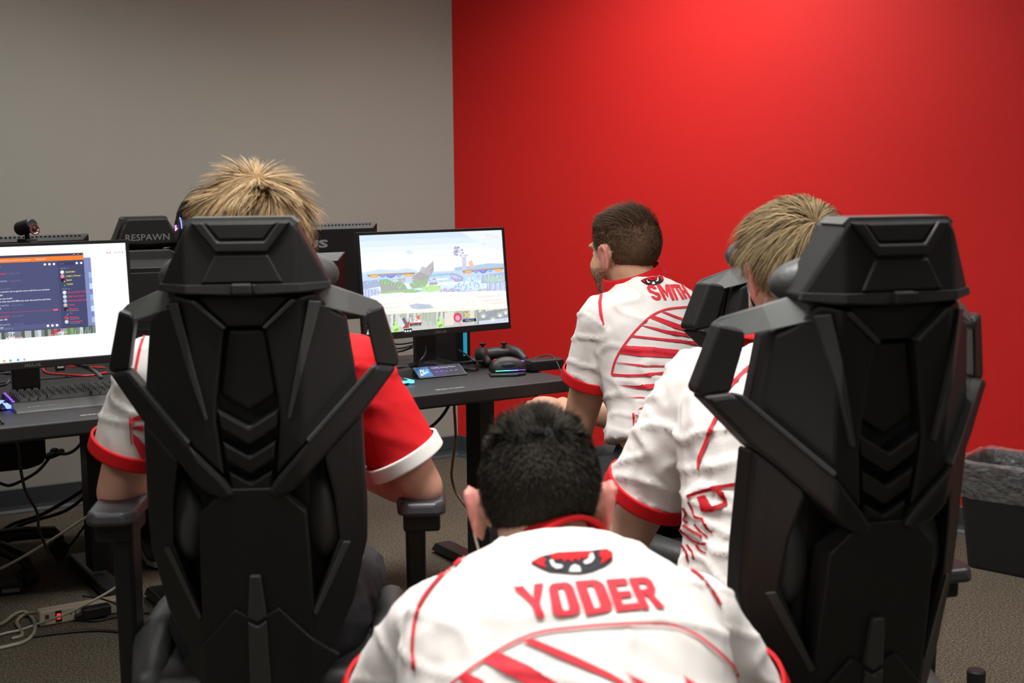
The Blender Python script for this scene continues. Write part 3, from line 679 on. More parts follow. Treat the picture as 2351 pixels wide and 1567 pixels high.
    for k in range(60):
        x = 250 + k * 25.5; y = 1158 - (x - 250) * .03; h_ = random.uniform(60, 190)
        P([(x, y + random.uniform(0, 30)), (x + 24, y), (x + 22, y + h_), (x + 4, y + h_ * .9)], random.choice(['#8d918e', '#c2c6be', '#9aa09a', '#74797b', '#d2d3c8', '#84a07a']), 25 + k % 3)
    P([(1430, 1160), (1785, 1110), (1787, 1282), (1430, 1300)], '#6f7680', 28)
    P([(1060, 1150), (1160, 1140), (1165, 1300), (1062, 1310)], '#d9cfc0', 28); P([(1450, 1260), (1787, 1225), (1787, 1282), (1450, 1300)], '#b9c4dd', 29)
    for x, y in ((1500, 1225), (1610, 1270), (1690, 1220), (1760, 1190)):
        for k in range(9):
            a = math.radians(200 + 17 * k); P([(x - 6, y), (x + 6, y), (x + 62 * math.cos(a), y + 78 * math.sin(a))], ['#d5e6cf', '#a9c9a3', '#eef5ea'][k % 3], 30)
    for x, y, r_ in ((510, 1310, 50), (1010, 1270, 40), (420, 1370, 60)):
        P([(x - r_, y + 70), (x - r_ * .5, y - 40), (x, y - 85), (x + r_ * .6, y - 10), (x + r_, y + 65)], '#a8d978', 30)
        for k in range(8): disc(pm, U, *M(x - r_ * .5 + k * r_ * .14, y - 30 + (k * 37 % 80)), .008, ['#7fbf55', '#c6ec95'][k % 2], 31)
    for k in range(420):
        x = random.uniform(150, 1760); y = random.choice([random.uniform(690, 900), random.uniform(1120, 1330)]); r_ = random.uniform(4, 11)
        if 560 < x < 1560 and 1120 < y: continue
        P([(x - r_, y + r_ * .6), (x, y - r_), (x + r_, y + r_ * .4)], random.choice(['#8f8f96', '#7ea37a', '#b9c9dd', '#6f86a8', '#c9c3ba', '#dfe8f0', '#9d93b0']), 15.5 if y < 905 else 29.5)
    # counters
    words(pm, U, '9:06', M(1512, 258)[0], M(1512, 258)[1], .043, '#8f8a9c', 32, .068, bold=.05); words(pm, U, '9:06', M(1512, 258)[0], M(1512, 258)[1], .041, '#ffffff', 33, .066, bold=.03)
    words(pm, U, '.65', M(1626, 252)[0], M(1626, 252)[1], .026, '#d8d3e4', 33, .032, bold=.03)
    u, v = M(668, 1262)
    quad(pm, U, u - .002, v - .04, u + .075, v - .012, '#3a3a42', 32); quad(pm, U, u - .01, v - .018, u + .085, v - .008, '#cf3038', 33)
    words(pm, U, '12', u, v, .058, '#35353d', 33, .05, bold=.06); words(pm, U, '12', u + .001, v + .001, .056, '#f4f0ec', 34, .048, bold=.03); words(pm, U, '.6%', u + .05, v, .025, '#f4f0ec', 34, .022, bold=.03)
    words(pm, U, 'Concordia', u + .008, v - .036, .013, '#f4f4f4', 35, .058)
    poly(pm, U, [(u + .045, v + .055), (u + .075, v + .075), (u + .066, v + .03), (u + .085, v + .045), (u + .06, v + .015)], '#f06a5a', 31)
    quad(pm, U, u - .045, v - .105, u + .01, v - .06, '#2b2b30', 33)
    for k in range(3): disc(pm, U, u - .036 + .017 * k, v - .085, .006, '#f2f2f2', 34)
    disc(pm, U, u - .055, v + .01, .028, '#d8dade', 32); poly(pm, U, [(u - .055, v - .055), (u - .005, v + .02), (u - .01, v - .05)], '#c23a30', 33); poly(pm, U, [(u - .055, v + .045), (u - .035, v + .06), (u - .01, v - .03), (u - .03, v - .04)], '#6d7078', 33)
    u, v = M(1280, 1218)
    quad(pm, U, u - .01, v - .045, u + .088, v - .012, '#2b2d33', 32); quad(pm, U, u - .01, v - .018, u + .088, v - .012, '#5a6fd8', 33)
    words(pm, U, '30', u, v, .058, '#3a3426', 33, .05, bold=.06); words(pm, U, '30', u + .001, v + .001, .056, '#f6e58e', 34, .048, bold=.03); words(pm, U, '.5%', u + .05, v, .025, '#f6e58e', 34, .022, bold=.03)
    words(pm, U, 'AQEsports', u + .006, v - .036, .015, '#e8e8ee', 35, .064)
    disc(pm, U, u - .045, v + .01, .03, '#d94a72', 32); disc(pm, U, u - .045, v + .005, .016, '#f2a8bc', 33)
    for k in range(3): disc(pm, U, u - .035 + .016 * k, v - .078, .006, '#f0a9c0', 34)

# left screen: right edge traced, centre half a width further left along the desk
def under(p): return V3((p.x, p.y, DZ))
rl = at(303, 688, 3.74); cl_ = rl - E1 * 0.288
monL, QL = make_monitor('monitor on the left desk showing a white page and a dark chat window', under(cl_), 32, 5, 0.576, 0.346, rl.z - DZ, picture=chat_picture)
cm = at(1000, 648, 4.12)
monM, QM = make_monitor('monitor on the middle desk showing a bright fighting game', under(cm), 35, 6, 0.545, 0.332, cm.z - DZ, picture=game_picture)
fa = at(862, 600, 4.95); fb = at(203, 600, 4.42); fc = fb + E1 * 0.62 - E1 * 0.05
make_monitor('far monitor seen from behind with grey lettering, left of the game screen', under(fa - E1 * 0.30 + V3((0, 0, 0))), 212, 3, 0.60, 0.36, 0.265, back_text='ASUS')
make_monitor('far monitor seen from behind above the webcam', under(fb - E1 * 0.30), 212, 3, 0.60, 0.355, 0.258)

# far desktop tower between the screens
tp = at(352, 690, 4.42)
t = thing('computer_tower', 'black computer tower beside the white screen, below the lettered headrest', 'computer', under(tp), math.radians(18))
b_ = MB().box((0, 0, .17), (.20, .38, .33)).build('case', 'monitor_black', t, bevel=0.006)
MB().box((0, -.192, .17), (.17, .006, .29)).build('front_panel', 'plastic_black', t, bevel=0.002)
for k in range(6): MB().box((0, -.196, .07 + .03 * k), (.12, .004, .006)).build('vent_slat', 'plastic_deep', t)

# slim tower with a light strip behind the game screen
tp = fz(1061, 836, DZ)
t = thing('slim_computer', 'slim black upright computer with a cyan light strip behind the game screen', 'computer', under(tp), DA)
MB().box((0, .07, .14), (.055, .16, .28)).build('case', 'monitor_black', t, bevel=0.004)
MB().box((.006, -.0115, .15), (.013, .004, .24)).build('light_strip', 'led_dim_cyan', t)
MB().box((0, .07, .006), (.09, .18, .012)).build('base', 'plastic_black', t, bevel=0.003)

# webcam clipped on the left screen
wp = at(70, 556, 3.73)
t = thing('webcam', 'small black round webcam clipped on top of the white screen', 'webcam', wp, DA + .5)
MB().box((0, .012, .004), (.042, .04, .012)).box((0, -.012, -.006), (.034, .006, .022)).build('clip', 'plastic_black', t, bevel=0.003)
MB().tube([(0, .01, .008), (-.004, .01, .03)], .007, 8).build('neck', 'plastic_black', t, smooth=True)
hd = MB().lathe([(.001, -.032), (.017, -.032), (.02, -.026), (.02, .024), (.017, .030), (.001, .030)], (-.006, .008, .044), 18, rot('X', 78)).build('body', 'plastic_black', t, smooth=False, bevel=0.002)
MB().lathe([(.001, .0), (.016, .0), (.017, .004), (.013, .004), (.011, .001), (.001, .001)], (-.006, -.024, .037), 18, rot('X', 78)).build('lens_ring', 'chrome', hd)
MB().lathe([(.001, .001), (.008, .001), (.006, .004), (.001, .005)], (-.006, -.0235, .037), 14, rot('X', 78)).build('lens', 'eye_dark', hd)

# ------------------------------------------------------------------ keyboards
def make_keyboard(label, p, yaw, led, full_keys=True, palm=True):
    """p: front left corner on the desk"""
    t = thing('keyboard', label, 'keyboard', p, yaw, 'backlit keyboards')
    W, D = .445, .14
    MB().add([(0, .075, 0), (W, .075, 0), (W, .075 + D, 0), (0, .075 + D, 0), (.003, .078, .018), (W - .003, .078, .018), (W - .003, .072 + D, .028), (.003, .072 + D, .028)],
             [(3, 2, 1, 0), (4, 5, 6, 7), (0, 1, 5, 4), (1, 2, 6, 5), (2, 3, 7, 6), (3, 0, 4, 7)]).build('body', 'plastic_black', t, bevel=0.002)
    if palm:
        pr = MB().add([(-.004, 0, 0), (W + .004, 0, 0), (W + .004, .073, 0), (-.004, .073, 0), (0, .004, .005), (W, .004, .005), (W, .071, .019), (0, .071, .019)],
                      [(3, 2, 1, 0), (4, 5, 6, 7), (0, 1, 5, 4), (1, 2, 6, 5), (2, 3, 7, 6), (3, 0, 4, 7)]).build('palm_rest', 'leather_grey', t, bevel=0.002)
        mt = MB(); add_text(mt, 'REPUBLIC OF GAMERS', (.045, .026, .105, .032), lambda a, b: V3((a, b, .0056 + .014 * (b - .004) / .067 + .0006))); add_text(mt, 'A', (.032, .024, .042, .034), lambda a, b: V3((a, b, .0056 + .014 * (b - .004) / .067 + .0006)))
        mt.build('lettering', 'print_grey', pr)
    for sx in (-.007, W + .007): MB().box((sx, .075 + D * .34, .010), (.012, D * .78, .008)).build('light_bar', led, t)
    if not palm: MB().box((W - .036, .0735, .011), (.064, .004, .007)).build('front_light_bar', led, t)
    for k in range(5): MB().box((.008, .09 + .026 * k, .0215 + .0018 * k), (.006, .016, .003)).build('underglow', 'led_purple' if led == 'led_blue' else 'led_dim_cyan', t)
    key = MB().add([(-.0085, -.0085, 0), (.0085, -.0085, 0), (.0085, .0085, 0), (-.0085, .0085, 0), (-.006, -.006, .009), (.006, -.006, .009), (.006, .0065, .009), (-.006, .0065, .009)],
                   [(4, 5, 6, 7), (0, 1, 5, 4), (1, 2, 6, 5), (2, 3, 7, 6), (3, 0, 4, 7)]).mesh('key')
    key.materials.append(MATS['plastic_grey'])
    for r in range(6):
        y = .088 + r * .0215 + (.004 if r == 5 else 0); z = .019 + .0016 * r
        x = .022
        row = [1] * 15 + [0.3] + [1] * 3 if r else [1.3, 1.2, 1.2, 6.2, 1.2, 1.2, 1.3, 1.3, .3, 1, 1, 1]
        for wk in row:
            if wk == .3: x += .008; continue
            if x + wk * .0195 > W - .004: break
            o = bpy.data.objects.new('key', key); COL.objects.link(o); o.parent = t
            o.location = (x + wk * .0195 / 2, y, z); o.scale = ((wk * .0195 - .0025) / .017, 1, 1); x += wk * .0195
            if not full_keys and r > 3: break
    return t
kp = fz(40, 951, DZ)
make_keyboard('black keyboard with grey palm rest and blue light bar on the left desk', V3((kp.x, kp.y, DZ)), DA, 'led_blue')
kq = fz(958, 886, DZ) - E1 * .45
make_keyboard('black keyboard with cyan light bar on the middle desk, mostly behind the chair', V3((kq.x, kq.y, DZ)) - EN * .065, DA + .05, 'led_cyan', palm=False)
# desk lettering near the front edges
for base, s0, nm in ((MBASE, -.155, 'desk'), (LB, -.03, 'desk')):
    mt = MB(); o = dpt(base, s0, .055, DZ + .0006)
    add_text(mt, 'REPUBLIC OF GAMERS', (0, 0, .095, .011), lambda a, b: o + E1 * a + EN * b)
    lo = mt.build('desk_sticker', 'print_white')
    tag(lo, 'thin white lettering printed on the front edge of the ' + ('middle' if base is MBASE else 'left') + ' desk', 'lettering')

# placard leaning at the foot of the game screen
pp = fz(968, 872, DZ)
t = thing('info_card', 'small printed card with blue picture and white text under the game screen', 'card', V3((pp.x, pp.y, DZ)), DA - .02)
def CQ(a, b, k=0.0): return V3((a, .012 + b * .80, .004 + b * .42 + k))
cb = MB(); cb.add([CQ(0, 0), CQ(.165, 0), CQ(.165, .062), CQ(0, .062), CQ(0, 0, -.004), CQ(.165, 0, -.004), (.165, .062, 0), (0, .062, 0)], [(0, 1, 2, 3), (0, 4, 5, 1), (1, 5, 6, 2), (2, 6, 7, 3), (3, 7, 4, 0), (7, 6, 5, 4)])
card = cb.build('card', 'monitor_black', t)
ci = MB()
def cquad(a0, b0, a1, b1, c, k): ci.add([CQ(a0, b0, k), CQ(a1, b0, k), CQ(a1, b1, k), CQ(a0, b1, k)], [(0, 1, 2, 3)], lin(c))
cquad(.003, .003, .162, .059, '#1b1636', .0006); cquad(.05, .003, .10, .059, '#2a1f5c', .0009)
cquad(.003, .003, .05, .059, '#2f6ea8', .0009)
for k in range(9): ci.add([CQ(.008 + .004 * k, .01 + (k * 7 % 5) * .006, .0013), CQ(.02 + .0035 * k, .012 + (k * 5 % 7) * .006, .0013), CQ(.014 + .003 * k, .03 + (k * 3 % 5) * .005, .0013)], [(0, 1, 2)], lin(['#bfe4ff', '#e8d9b0', '#5ab0e8'][k % 3]))
add_text(ci, 'VG278Q Gaming Monitor', (.058, .040, .145, .052), lambda a, b: CQ(a, b, .0014), 0, lin('#c9cbe0'))
for k in range(5): add_text(ci, ['165Hz', 'HDR', '1ms', 'FHD', '27'][k], (.064 + .017 * k, .022, .074 + .017 * k, .028), lambda a, b: CQ(a, b, .0014), 0, lin('#9a9cc0'))
mat_attr('card_print', 0.5)
ci.build('print', 'card_print', card)

# mouse, controller, hub, small tray
def put(px_, py_): p = fz(px_, py_, DZ); return V3((p.x, p.y, DZ))
t = thing('mouse_tray', 'flat black tray under the glowing mouse', 'tray', put(1166, 862), DA - .25)
MB().prism([(-.06, -.012), (.02, -.03), (.055, -.012), (.05, .035), (-.05, .035)], lambda a, b: V3((a, b, 0)), lambda a, b: V3((a, b, .008))).build('tray', 'plastic_black', t, bevel=0.002)
t = thing('computer_mouse', 'black gaming mouse with a rainbow light strip on the middle desk', 'mouse', put(1166, 857) + V3((0, 0, .008)), DA - .30)
mb = MB(); rs = []
for i in range(13):
    a = i / 12; x = -.058 + .116 * a; hgt = .012 + .030 * math.sin(math.pi * min(1, .12 + .80 * a)) ** .8; wd = .026 + .008 * math.sin(math.pi * a)
    if i in (0, 12): hgt *= .45; wd *= .75
    rs.append([V3((x, wd * math.cos(q), max(0.001, .004 + hgt * math.sin(q) ** 0.8 if math.sin(q) > 0 else .002))) for q in [math.pi * (j / 11) for j in range(12)] ] + [V3((x, -wd, .001)), V3((x, wd, .001))])
mb.rings(rs).build('body', 'plastic_black', t, smooth=True)
seg = ['led_green', 'led_cyan', 'led_blue', 'led_purple']
for k in range(4): MB().box((-.036 + .024 * k, -.0345, .0065), (.024, .003, .0022)).build('light_strip', seg[k], t)
MB().prism([(.040, -.006), (.052, -.001), (.045, .008)], lambda a, b: V3((a, b - .014, .030)), lambda a, b: V3((a - .003, b - .014, .0335))).build('logo_light', 'led_purple', t)
MB().lathe([(.001, -.005), (.010, -.005), (.010, .005), (.001, .005)], (-.038, 0, .030), 14, rot('X', 90)).build('scroll_wheel', 'cable_red', t)
MB().ell((-.005, -.030, .022), (.022, .006, .008), n=10, m=6).build('thumb_rest', 'plastic_deep', t, smooth=True)

t = thing('game_controller', 'black game controller with two thumbsticks behind the mouse', 'controller', put(1146, 836), DA - .1)
mb = MB(); mb.ell((0, .02, .034), (.066, .034, .022), n=18, m=10)
for s in (-1, 1): mb.tube([V3((s * .05, .025, .034)), V3((s * .066, -.012, .028)), V3((s * .066, -.05, .018))], [.026, .023, .015], 12)
mb.build('body', 'plastic_black', t, smooth=True)
for x, y in ((-.045, .03), (.024, .012)):
    s = MB().lathe([(.006, .050), (.005, .062), (.010, .064), (.0105, .070), (.007, .068), (.001, .067)], (x, y, 0), 14).build('thumbstick', 'rubber', t)
for k in range(4): MB().lathe([(.005, .052), (.005, .058), (.001, .059)], (.048 + .012 * math.cos(k * 1.571), .03 + .012 * math.sin(k * 1.571), -.002), 10).build('button', 'plastic_grey', t)
for s in (-1, 1): MB().box((s * .04, .05, .036), (.035, .012, .012)).build('trigger', 'plastic_deep', t, bevel=.004)

t = thing('usb_hub', 'small black adapter box with a cable at the right end of the middle desk', 'adapter', put(1258, 852), DA - .05)
MB().box((0, .03, .02), (.12, .065, .034)).build('box', 'plastic_black', t, bevel=0.006, seg=3)
MB().box((-.062, .03, .018), (.004, .05, .02)).build('glow_panel', 'plastic_deep', t)
for k in range(3): MB().box((-.02 + .03 * k, -.0035, .018), (.014, .003, .006)).build('port', 'plastic_deep', t)
hz = DZ + .006
cable('cable', [put(1214, 838) + V3((0, 0, .008)), at(1225, 826, 4.28), at(1240, 823, 4.30), at(1258, 831, 4.25), at(1246, 834, 4.2)], .0035, 'cable_black', 'black cable looped behind the small adapter box', group='cables on the middle desk')
cable('cable', [put(1200, 848) + V3((0, 0, .02)), put(1262, 846) + V3((0, 0, .045)), put(1290, 858) + V3((0, 0, .004)), put(1300, 868) + V3((0, 0, .004))], .0022, 'cable_black', 'thin cable leaving the small adapter box towards the player', group='cables on the middle desk')
cable('cable', [at(1054, 803, 4.22), at(1072, 815, 4.15), at(1093, 829, 4.1), put(1123, 834) + V3((0, 0, .012))], .003, 'plastic_grey', 'grey mouse cable dropping from the slim computer to the mouse', group='cables on the middle desk')
cable('cable', [at(978, 795, 4.11), at(976, 812, 4.05), at(962, 830, 4.0), put(945, 843) + V3((0, 0, .004)), put(915, 846) + V3((0, 0, .004))], .0032, 'cable_black', 'black cable hanging from the back of the game screen', group='cables on the middle desk')
for k, (a, b) in enumerate((((890, 788), (948, 785)), ((896, 800), (950, 791)), ((900, 808), (946, 797)))):
    p, q = at(*a, 4.35), at(*b, 4.4); cable('cable', [p, (p + q) / 2 + V3((0, 0, -.004)), q], .0035, 'cable_black', ['top', 'middle', 'lowest'][k] + ' of three black cables slung between the chair and the screen stand', group='cables on the middle desk')
cable('cable', [put(1000, 832) + V3((0, 0, .004)), put(1050, 836) + V3((0, 0, .004)), put(1075, 841) + V3((0, 0, .004)), put(1120, 842) + V3((0, 0, .004))], .002, 'cable_black', 'thin black cable lying behind the printed card', group='cables on the middle desk')

# ------------------------------------------------------------------ left desk clutter
cable('cable', [at(232, 866, 3.5), at(215, 851, 3.6), at(185, 838, 3.72), at(150, 832, 3.8), at(105, 832, 3.85)], .006, 'cable_black', 'thick black keyboard cable arching over the left desk', group='cables on the left desk')
cable('cable', [put(246, 857) + V3((0, 0, .004)), put(200, 865) + V3((0, 0, .004)), put(150, 862) + V3((0, 0, .004)), put(108, 858) + V3((0, 0, .004)), put(103, 846) + V3((0, 0, .006)), put(150, 844) + V3((0, 0, .006)), put(240, 848) + V3((0, 0, .006))], .0028, 'cable_red', 'glossy red cable looped on the left desk behind the keyboard', group='cables on the left desk')
cable('cable', [at(0, 886, 3.66), at(14, 882, 3.66), at(22, 872, 3.68)], .003, 'cable_black', 'black cable at the left edge behind the screen stand', group='cables on the left desk')
cable('cable', [at(0, 857, 3.7), at(20, 855, 3.72)], .0025, 'plastic_grey', 'thin grey cable at the left edge above the desk', group='cables on the left desk')
t = thing('crumpled_paper', 'crumpled pale paper behind the left screen', 'paper', put(215, 832), 0.4)
mb = MB(); random.seed(5); g = {}
for i in range(9):
    for j in range(5): g[i, j] = V3((-.07 + .0175 * i, -.03 + .015 * j, .012 + random.uniform(-.010, .022)))
mb.add([g[i, j] for i in range(9) for j in range(5)], [(i * 5 + j, i * 5 + j + 1, i * 5 + j + 6, i * 5 + j + 5) for i in range(8) for j in range(4)])
o = mb.build('sheet', 'print_white', t); sm = o.modifiers.new('solid', 'SOLIDIFY'); sm.thickness = .001
t = thing('usb_plug', 'small black plug with white tag on the left desk under the red cable', 'plug', put(138, 850), DA)
MB().box((0, 0, .008), (.028, .016, .014)).build('shell', 'plastic_black', t, bevel=.002); MB().box((0, -.0085, .012), (.02, .001, .006)).build('tag', 'print_white', t)

# ------------------------------------------------------------------ floor: power strip, plugs, cords
ps = fz(92, 1440); pe = fz(292, 1404); d = (pe - ps).normalized(); ang = math.atan2(d.y, d.x)
t = thing('power_strip', 'beige power strip with a glowing red switch on the carpet', 'power strip', ps, ang)
L = .315
MB().prism([(0, 0), (L, 0), (L, .045), (0, .045)], lambda a, b: V3((a, b, .001)), lambda a, b: V3((a, b, .048))).build('housing', 'strip_beige', t, bevel=0.006, seg=3)
MB().box((.056, -.0008, .026), (.018, .004, .034)).build('switch_frame', 'plastic_deep', t); MB().box((.056, -.003, .026), (.011, .005, .018)).build('switch', 'led_red', t, bevel=.001)
for k in range(4):
    x = .10 + .05 * k; oo = MB().box((x, -.0003, .026), (.038, .002, .034)).build('socket', 'strip_beige', t, bevel=.001)
    for q in (-.007, .007): MB().box((x + q, -.0015, .029), (.003, .002, .010)).build('slot', 'plastic_deep', oo)
MB().box((.022, -.0004, .026), (.012, .002, .02)).build('rating_label', 'cable_brown', t)
t2 = thing('power_plug', 'flat black plug pushed into the beige power strip', 'plug', ps + d * .135, ang)
MB().box((.03, -.022, .028), (.085, .036, .036)).build('shell', 'plastic_black', t2, bevel=.006); MB().tube([(-.012, -.02, .026), (-.03, -.02, .022)], .007, 8).build('strain_relief', 'rubber', t2, smooth=True)
t3 = thing('power_adapter', 'small white adapter plugged into the far end of the power strip', 'adapter', ps + d * .255, ang)
MB().box((.028, -.014, .03), (.056, .026, .044)).build('shell', 'cable_white', t3, bevel=.004); MB().box((.028, -.0275, .03), (.008, .001, .008)).build('red_mark', 'cable_brown', t3)
ab = fz(22, 1366); t4 = thing('power_brick', 'black power brick with silver top and white label on the carpet', 'adapter', ab, ang - .2)
MB().box((-.02, .03, .018), (.13, .06, .036)).build('brick', 'plastic_black', t4, bevel=.004); MB().box((-.02, .03, .0365), (.125, .054, .002)).build('top_plate', 'plastic_grey', t4); MB().box((.005, -.0007, .016), (.055, .002, .012)).build('label_sticker', 'print_grey', t4)
def fl_(x, y, z=.006): return fz(x, y, z)
G4 = 'cords on the carpet'
cable('cord', [fl_(-20, 1462), fl_(15, 1452), fl_(48, 1445), fl_(82, 1433), at(150, 1409, 3.80), at(225, 1372, 3.74), at(265, 1348, 3.72), at(293, 1325, 3.70)], .004, 'cable_white', 'straight white cord rising in front of the power strip', cat='cord', group=G4)
cable('cord', [fl_(-20, 1490), fl_(20, 1482), fl_(55, 1472), fl_(76, 1455), fl_(80, 1430), fl_(68, 1412), fl_(52, 1404, .012), fl_(30, 1412, .012), fl_(10, 1428, .01), fl_(-20, 1440, .008)], .0058, 'cable_beige', 'thick beige cord looped on the carpet left of the power strip', cat='cord', group=G4)
cable('cord', [fl_(90, 1406, .02), fl_(70, 1407, .014), fl_(50, 1414), fl_(38, 1428), fl_(48, 1446), fl_(50, 1458), fl_(30, 1464)], .0055, 'cable_beige', 'beige supply cord leaving the end of the power strip', cat='cord', group=G4)
cable('cord', [at(-20, 1312, 4.1), at(15, 1298, 4.1), at(80, 1262, 4.1), at(160, 1212, 4.08), at(226, 1168, 4.05), at(250, 1150, 4.03)], .0045, 'cable_white', 'white cord stretched diagonally under the left desk', cat='cord', group=G4)
cable('cord', [fl_(60, 1462), fl_(140, 1452), fl_(220, 1446), fl_(300, 1450), fl_(360, 1440), fl_(420, 1430)], .004, 'cable_black', 'black cord lying on the carpet in front of the power strip', cat='cord', group=G4)
cable('cord', [fl_(170, 1420), fl_(220, 1424), fl_(270, 1414), fl_(330, 1406), fl_(380, 1412)], .0035, 'cable_black', 'black cord curving along the foot of the power strip', cat='cord', group=G4)
cable('cord', [at(190, 1368, 3.9), at(225, 1372, 3.9), at(262, 1384, 3.88), at(296, 1403, 3.86), at(330, 1425, 3.9)], .003, 'cable_black', 'thin black cord draped over the power strip', cat='cord', group=G4)
cable('cord', [at(330, 1480, 3.3), at(345, 1462, 3.28), at(362, 1436, 3.26), at(368, 1412, 3.25)], .006, 'plastic_grey', 'grey cord bending up beside the chair arm', cat='cord', group=G4)
G5 = 'cables under the left desk'
cable('cable', [at(-10, 1104, 4.7), at(10, 1112, 4.7), at(26, 1113, 4.7), at(60, 1098, 4.72), at(90, 1078, 4.74), at(115, 1048, 4.76)], .006, 'cable_black', 'black cable hanging below the left desk to an inline plug', group=G5)
cable('cable', [at(132, 1040, 4.76), at(152, 1041, 4.77), at(172, 1032, 4.78), at(192, 1010, 4.8)], .006, 'cable_black', 'black cable rising from the inline plug to the desk leg', group=G5)
ip = at(122, 1042, 4.76); t = thing('inline_plug', 'black inline plug hanging in front of the grey wall', 'plug', ip, DA)
MB().tube([(-.02, 0, -.006), (0, 0, 0), (.03, 0, .006)], [.013, .015, .012], 10).build('connector', 'rubber', t, smooth=True); MB().ell((.005, 0, .014), (.016, .012, .010), n=10, m=6).build('cap', 'rubber', t, smooth=True)
cable('cable', [at(0, 1222, 4.6), at(30, 1202, 4.6), at(90, 1183, 4.6), at(150, 1150, 4.6), at(200, 1118, 4.6)], .007, 'cable_black', 'upper of two thick black cables slung across the floor to the desk leg', group=G5)
cable('cable', [at(0, 1226, 4.55), at(60, 1200, 4.55), at(150, 1172, 4.55), at(205, 1130, 4.55)], .006, 'cable_black', 'lower of two thick black cables slung across the floor to the desk leg', group=G5)
cable('cable', [at(0, 962, 3.28), at(15, 985, 3.3), at(40, 1020, 3.5), at(48, 1080, 3.6), at(60, 1130, 3.7), at(85, 1175, 3.8), at(90, 1215, 3.9), at(110, 1265, 4.0), at(125, 1290, 4.05)], .0042, 'cable_black', 'black cable falling from the left desk edge to the floor', group=G5)
cable('cable', [at(197, 1202, 4.35), at(170, 1240, 4.4), at(140, 1275, 4.5), at(130, 1290, 4.5)], .004, 'cable_black', 'thin black cable sloping from the far desk leg to its foot', group=G5)
# cables below the middle desk
G6 = 'cables under the middle desk'
cable('cable', [at(1043, 898, 4.45), at(1036, 918, 4.45), at(1022, 945, 4.45), at(1003, 968, 4.45), at(985, 982, 4.45), at(965, 994, 4.45), at(930, 1010, 4.4)], .0055, 'cable_black', 'black cable curving from the middle desk towards the red sleeve', group=G6)
cable('cable', [at(1047, 898, 4.5), at(1043, 930, 4.55), at(1045, 970, 4.6), at(1046, 1000, 4.65), at(1043, 1030, 4.65), at(1038, 1070, 4.65), at(1037, 1095, 4.65), at(1045, 1125, 4.65), at(1062, 1152, 4.62), at(1085, 1182, 4.58), fz(1120, 1235, .005)], .005, 'cable_brown', 'thin brown cable hanging from the middle desk to the carpet', group=G6)
cable('cable', [at(960, 905, 4.35), at(956, 922, 4.35), at(950, 932, 4.35), at(940, 940, 4.35)], .004, 'cable_black', 'short black cable under the left part of the middle desk', group=G6)

# ------------------------------------------------------------------ low task chair under the left desk
tc_ = at(-75, 1040, 4.42)
t = thing('task_chair', 'low black task chair pushed under the far desk at the left edge', 'chair', (tc_.x, tc_.y, 0), .5)
mb = MB(); mb.prism([(-.22, -.2), (.18, -.22), (.235, -.16), (.25, 0), (.235, .16), (.18, .22), (-.22, .2)], lambda a, b: V3((a, b, .385)), lambda a, b: V3((a, b, .50)))
mb.build('seat', 'trousers', t, bevel=.035, seg=3, smooth=True)
MB().prism([(-.2, 0), (.2, 0), (.22, .2), (.18, .42), (-.18, .42), (-.22, .2)], lambda a, b: V3((a, .25 + .02, .56 + b)), lambda a, b: V3((a, .31 + .02, .56 + b))).build('backrest', 'trousers', t, bevel=.03, seg=3, smooth=True)
MB().box((0, .26, .47), (.07, .02, .30)).build('back_bar', 'metal_dark', t, bevel=.004)
MB().lathe([(.03, .09), (.03, .25), (.022, .255), (.022, .39)], (0, 0, 0), 14).build('gas_lift', 'metal_dark', t)
for k in range(5):
    an = math.radians(72 * k - 62); dd = V3((math.cos(an), math.sin(an), 0))
    lg = MB().tube([V3((0, 0, .11)), dd * .15 + V3((0, 0, .112)), dd * .28 + V3((0, 0, .095)), dd * .30 + V3((0, 0, .07))], [.03, .026, .022, .018], 8).build('base_leg', 'plastic_black', t, smooth=True)
    MB().lathe([(.001, -.024), (.03, -.024), (.034, -.01), (.034, .01), (.03, .024), (.001, .024)], dd * .295 + V3((0, 0, .034)), 16, rotz(an) @ rot('X', 90)).build('caster', 'rubber', lg)

# ------------------------------------------------------------------ waste bin with a clear bag, bottle
bp_ = V3((1.555, 4.385, 0)); ba = math.radians(-43)
t = thing('waste_bin', 'black rectangular waste bin lined with a clear plastic bag by the red wall', 'bin', bp_, ba)
def rr(cx, cy, w_, d_, r, z, n=5, jit=0.0):
    P = []
    for sx, sy, a0 in ((1, 1, 0), (-1, 1, 90), (-1, -1, 180), (1, -1, 270)):
        for k in range(n + 1):
            a = math.radians(a0 + 90 * k / n); j = random.uniform(-jit, jit)
            P.append(V3((cx + sx * (w_ / 2 - r) + (r + j) * math.cos(a), cy + sy * (d_ / 2 - r) + (r + j) * math.sin(a), z + random.uniform(-jit, jit) * .8)))
    return P
cx, cy = .17, .12
MB().rings([rr(cx, cy, .335, .225, .03, 0), rr(cx, cy, .34, .23, .035, .01), rr(cx, cy, .41, .285, .04, .355), rr(cx, cy, .425, .30, .045, .357), rr(cx, cy, .425, .30, .045, .37), rr(cx, cy, .40, .275, .04, .37), rr(cx, cy, .33, .22, .03, .02)]).build('bin_body', 'bin_black', t, smooth=False)
random.seed(21)
def rr2(w_, d_, z, jit, n=14):
    P = []; m = 72
    for k in range(m):
        a = 2 * math.pi * k / m; ca, sa = math.cos(a), math.sin(a); e = .28
        x = math.copysign(abs(ca) ** e, ca) * w_ / 2; y = math.copysign(abs(sa) ** e, sa) * d_ / 2
        s_ = 1 + random.uniform(-jit, jit)
        P.append(V3((cx + x * s_, cy + y * s_, z + random.uniform(-jit, jit) * .25)))
    return P
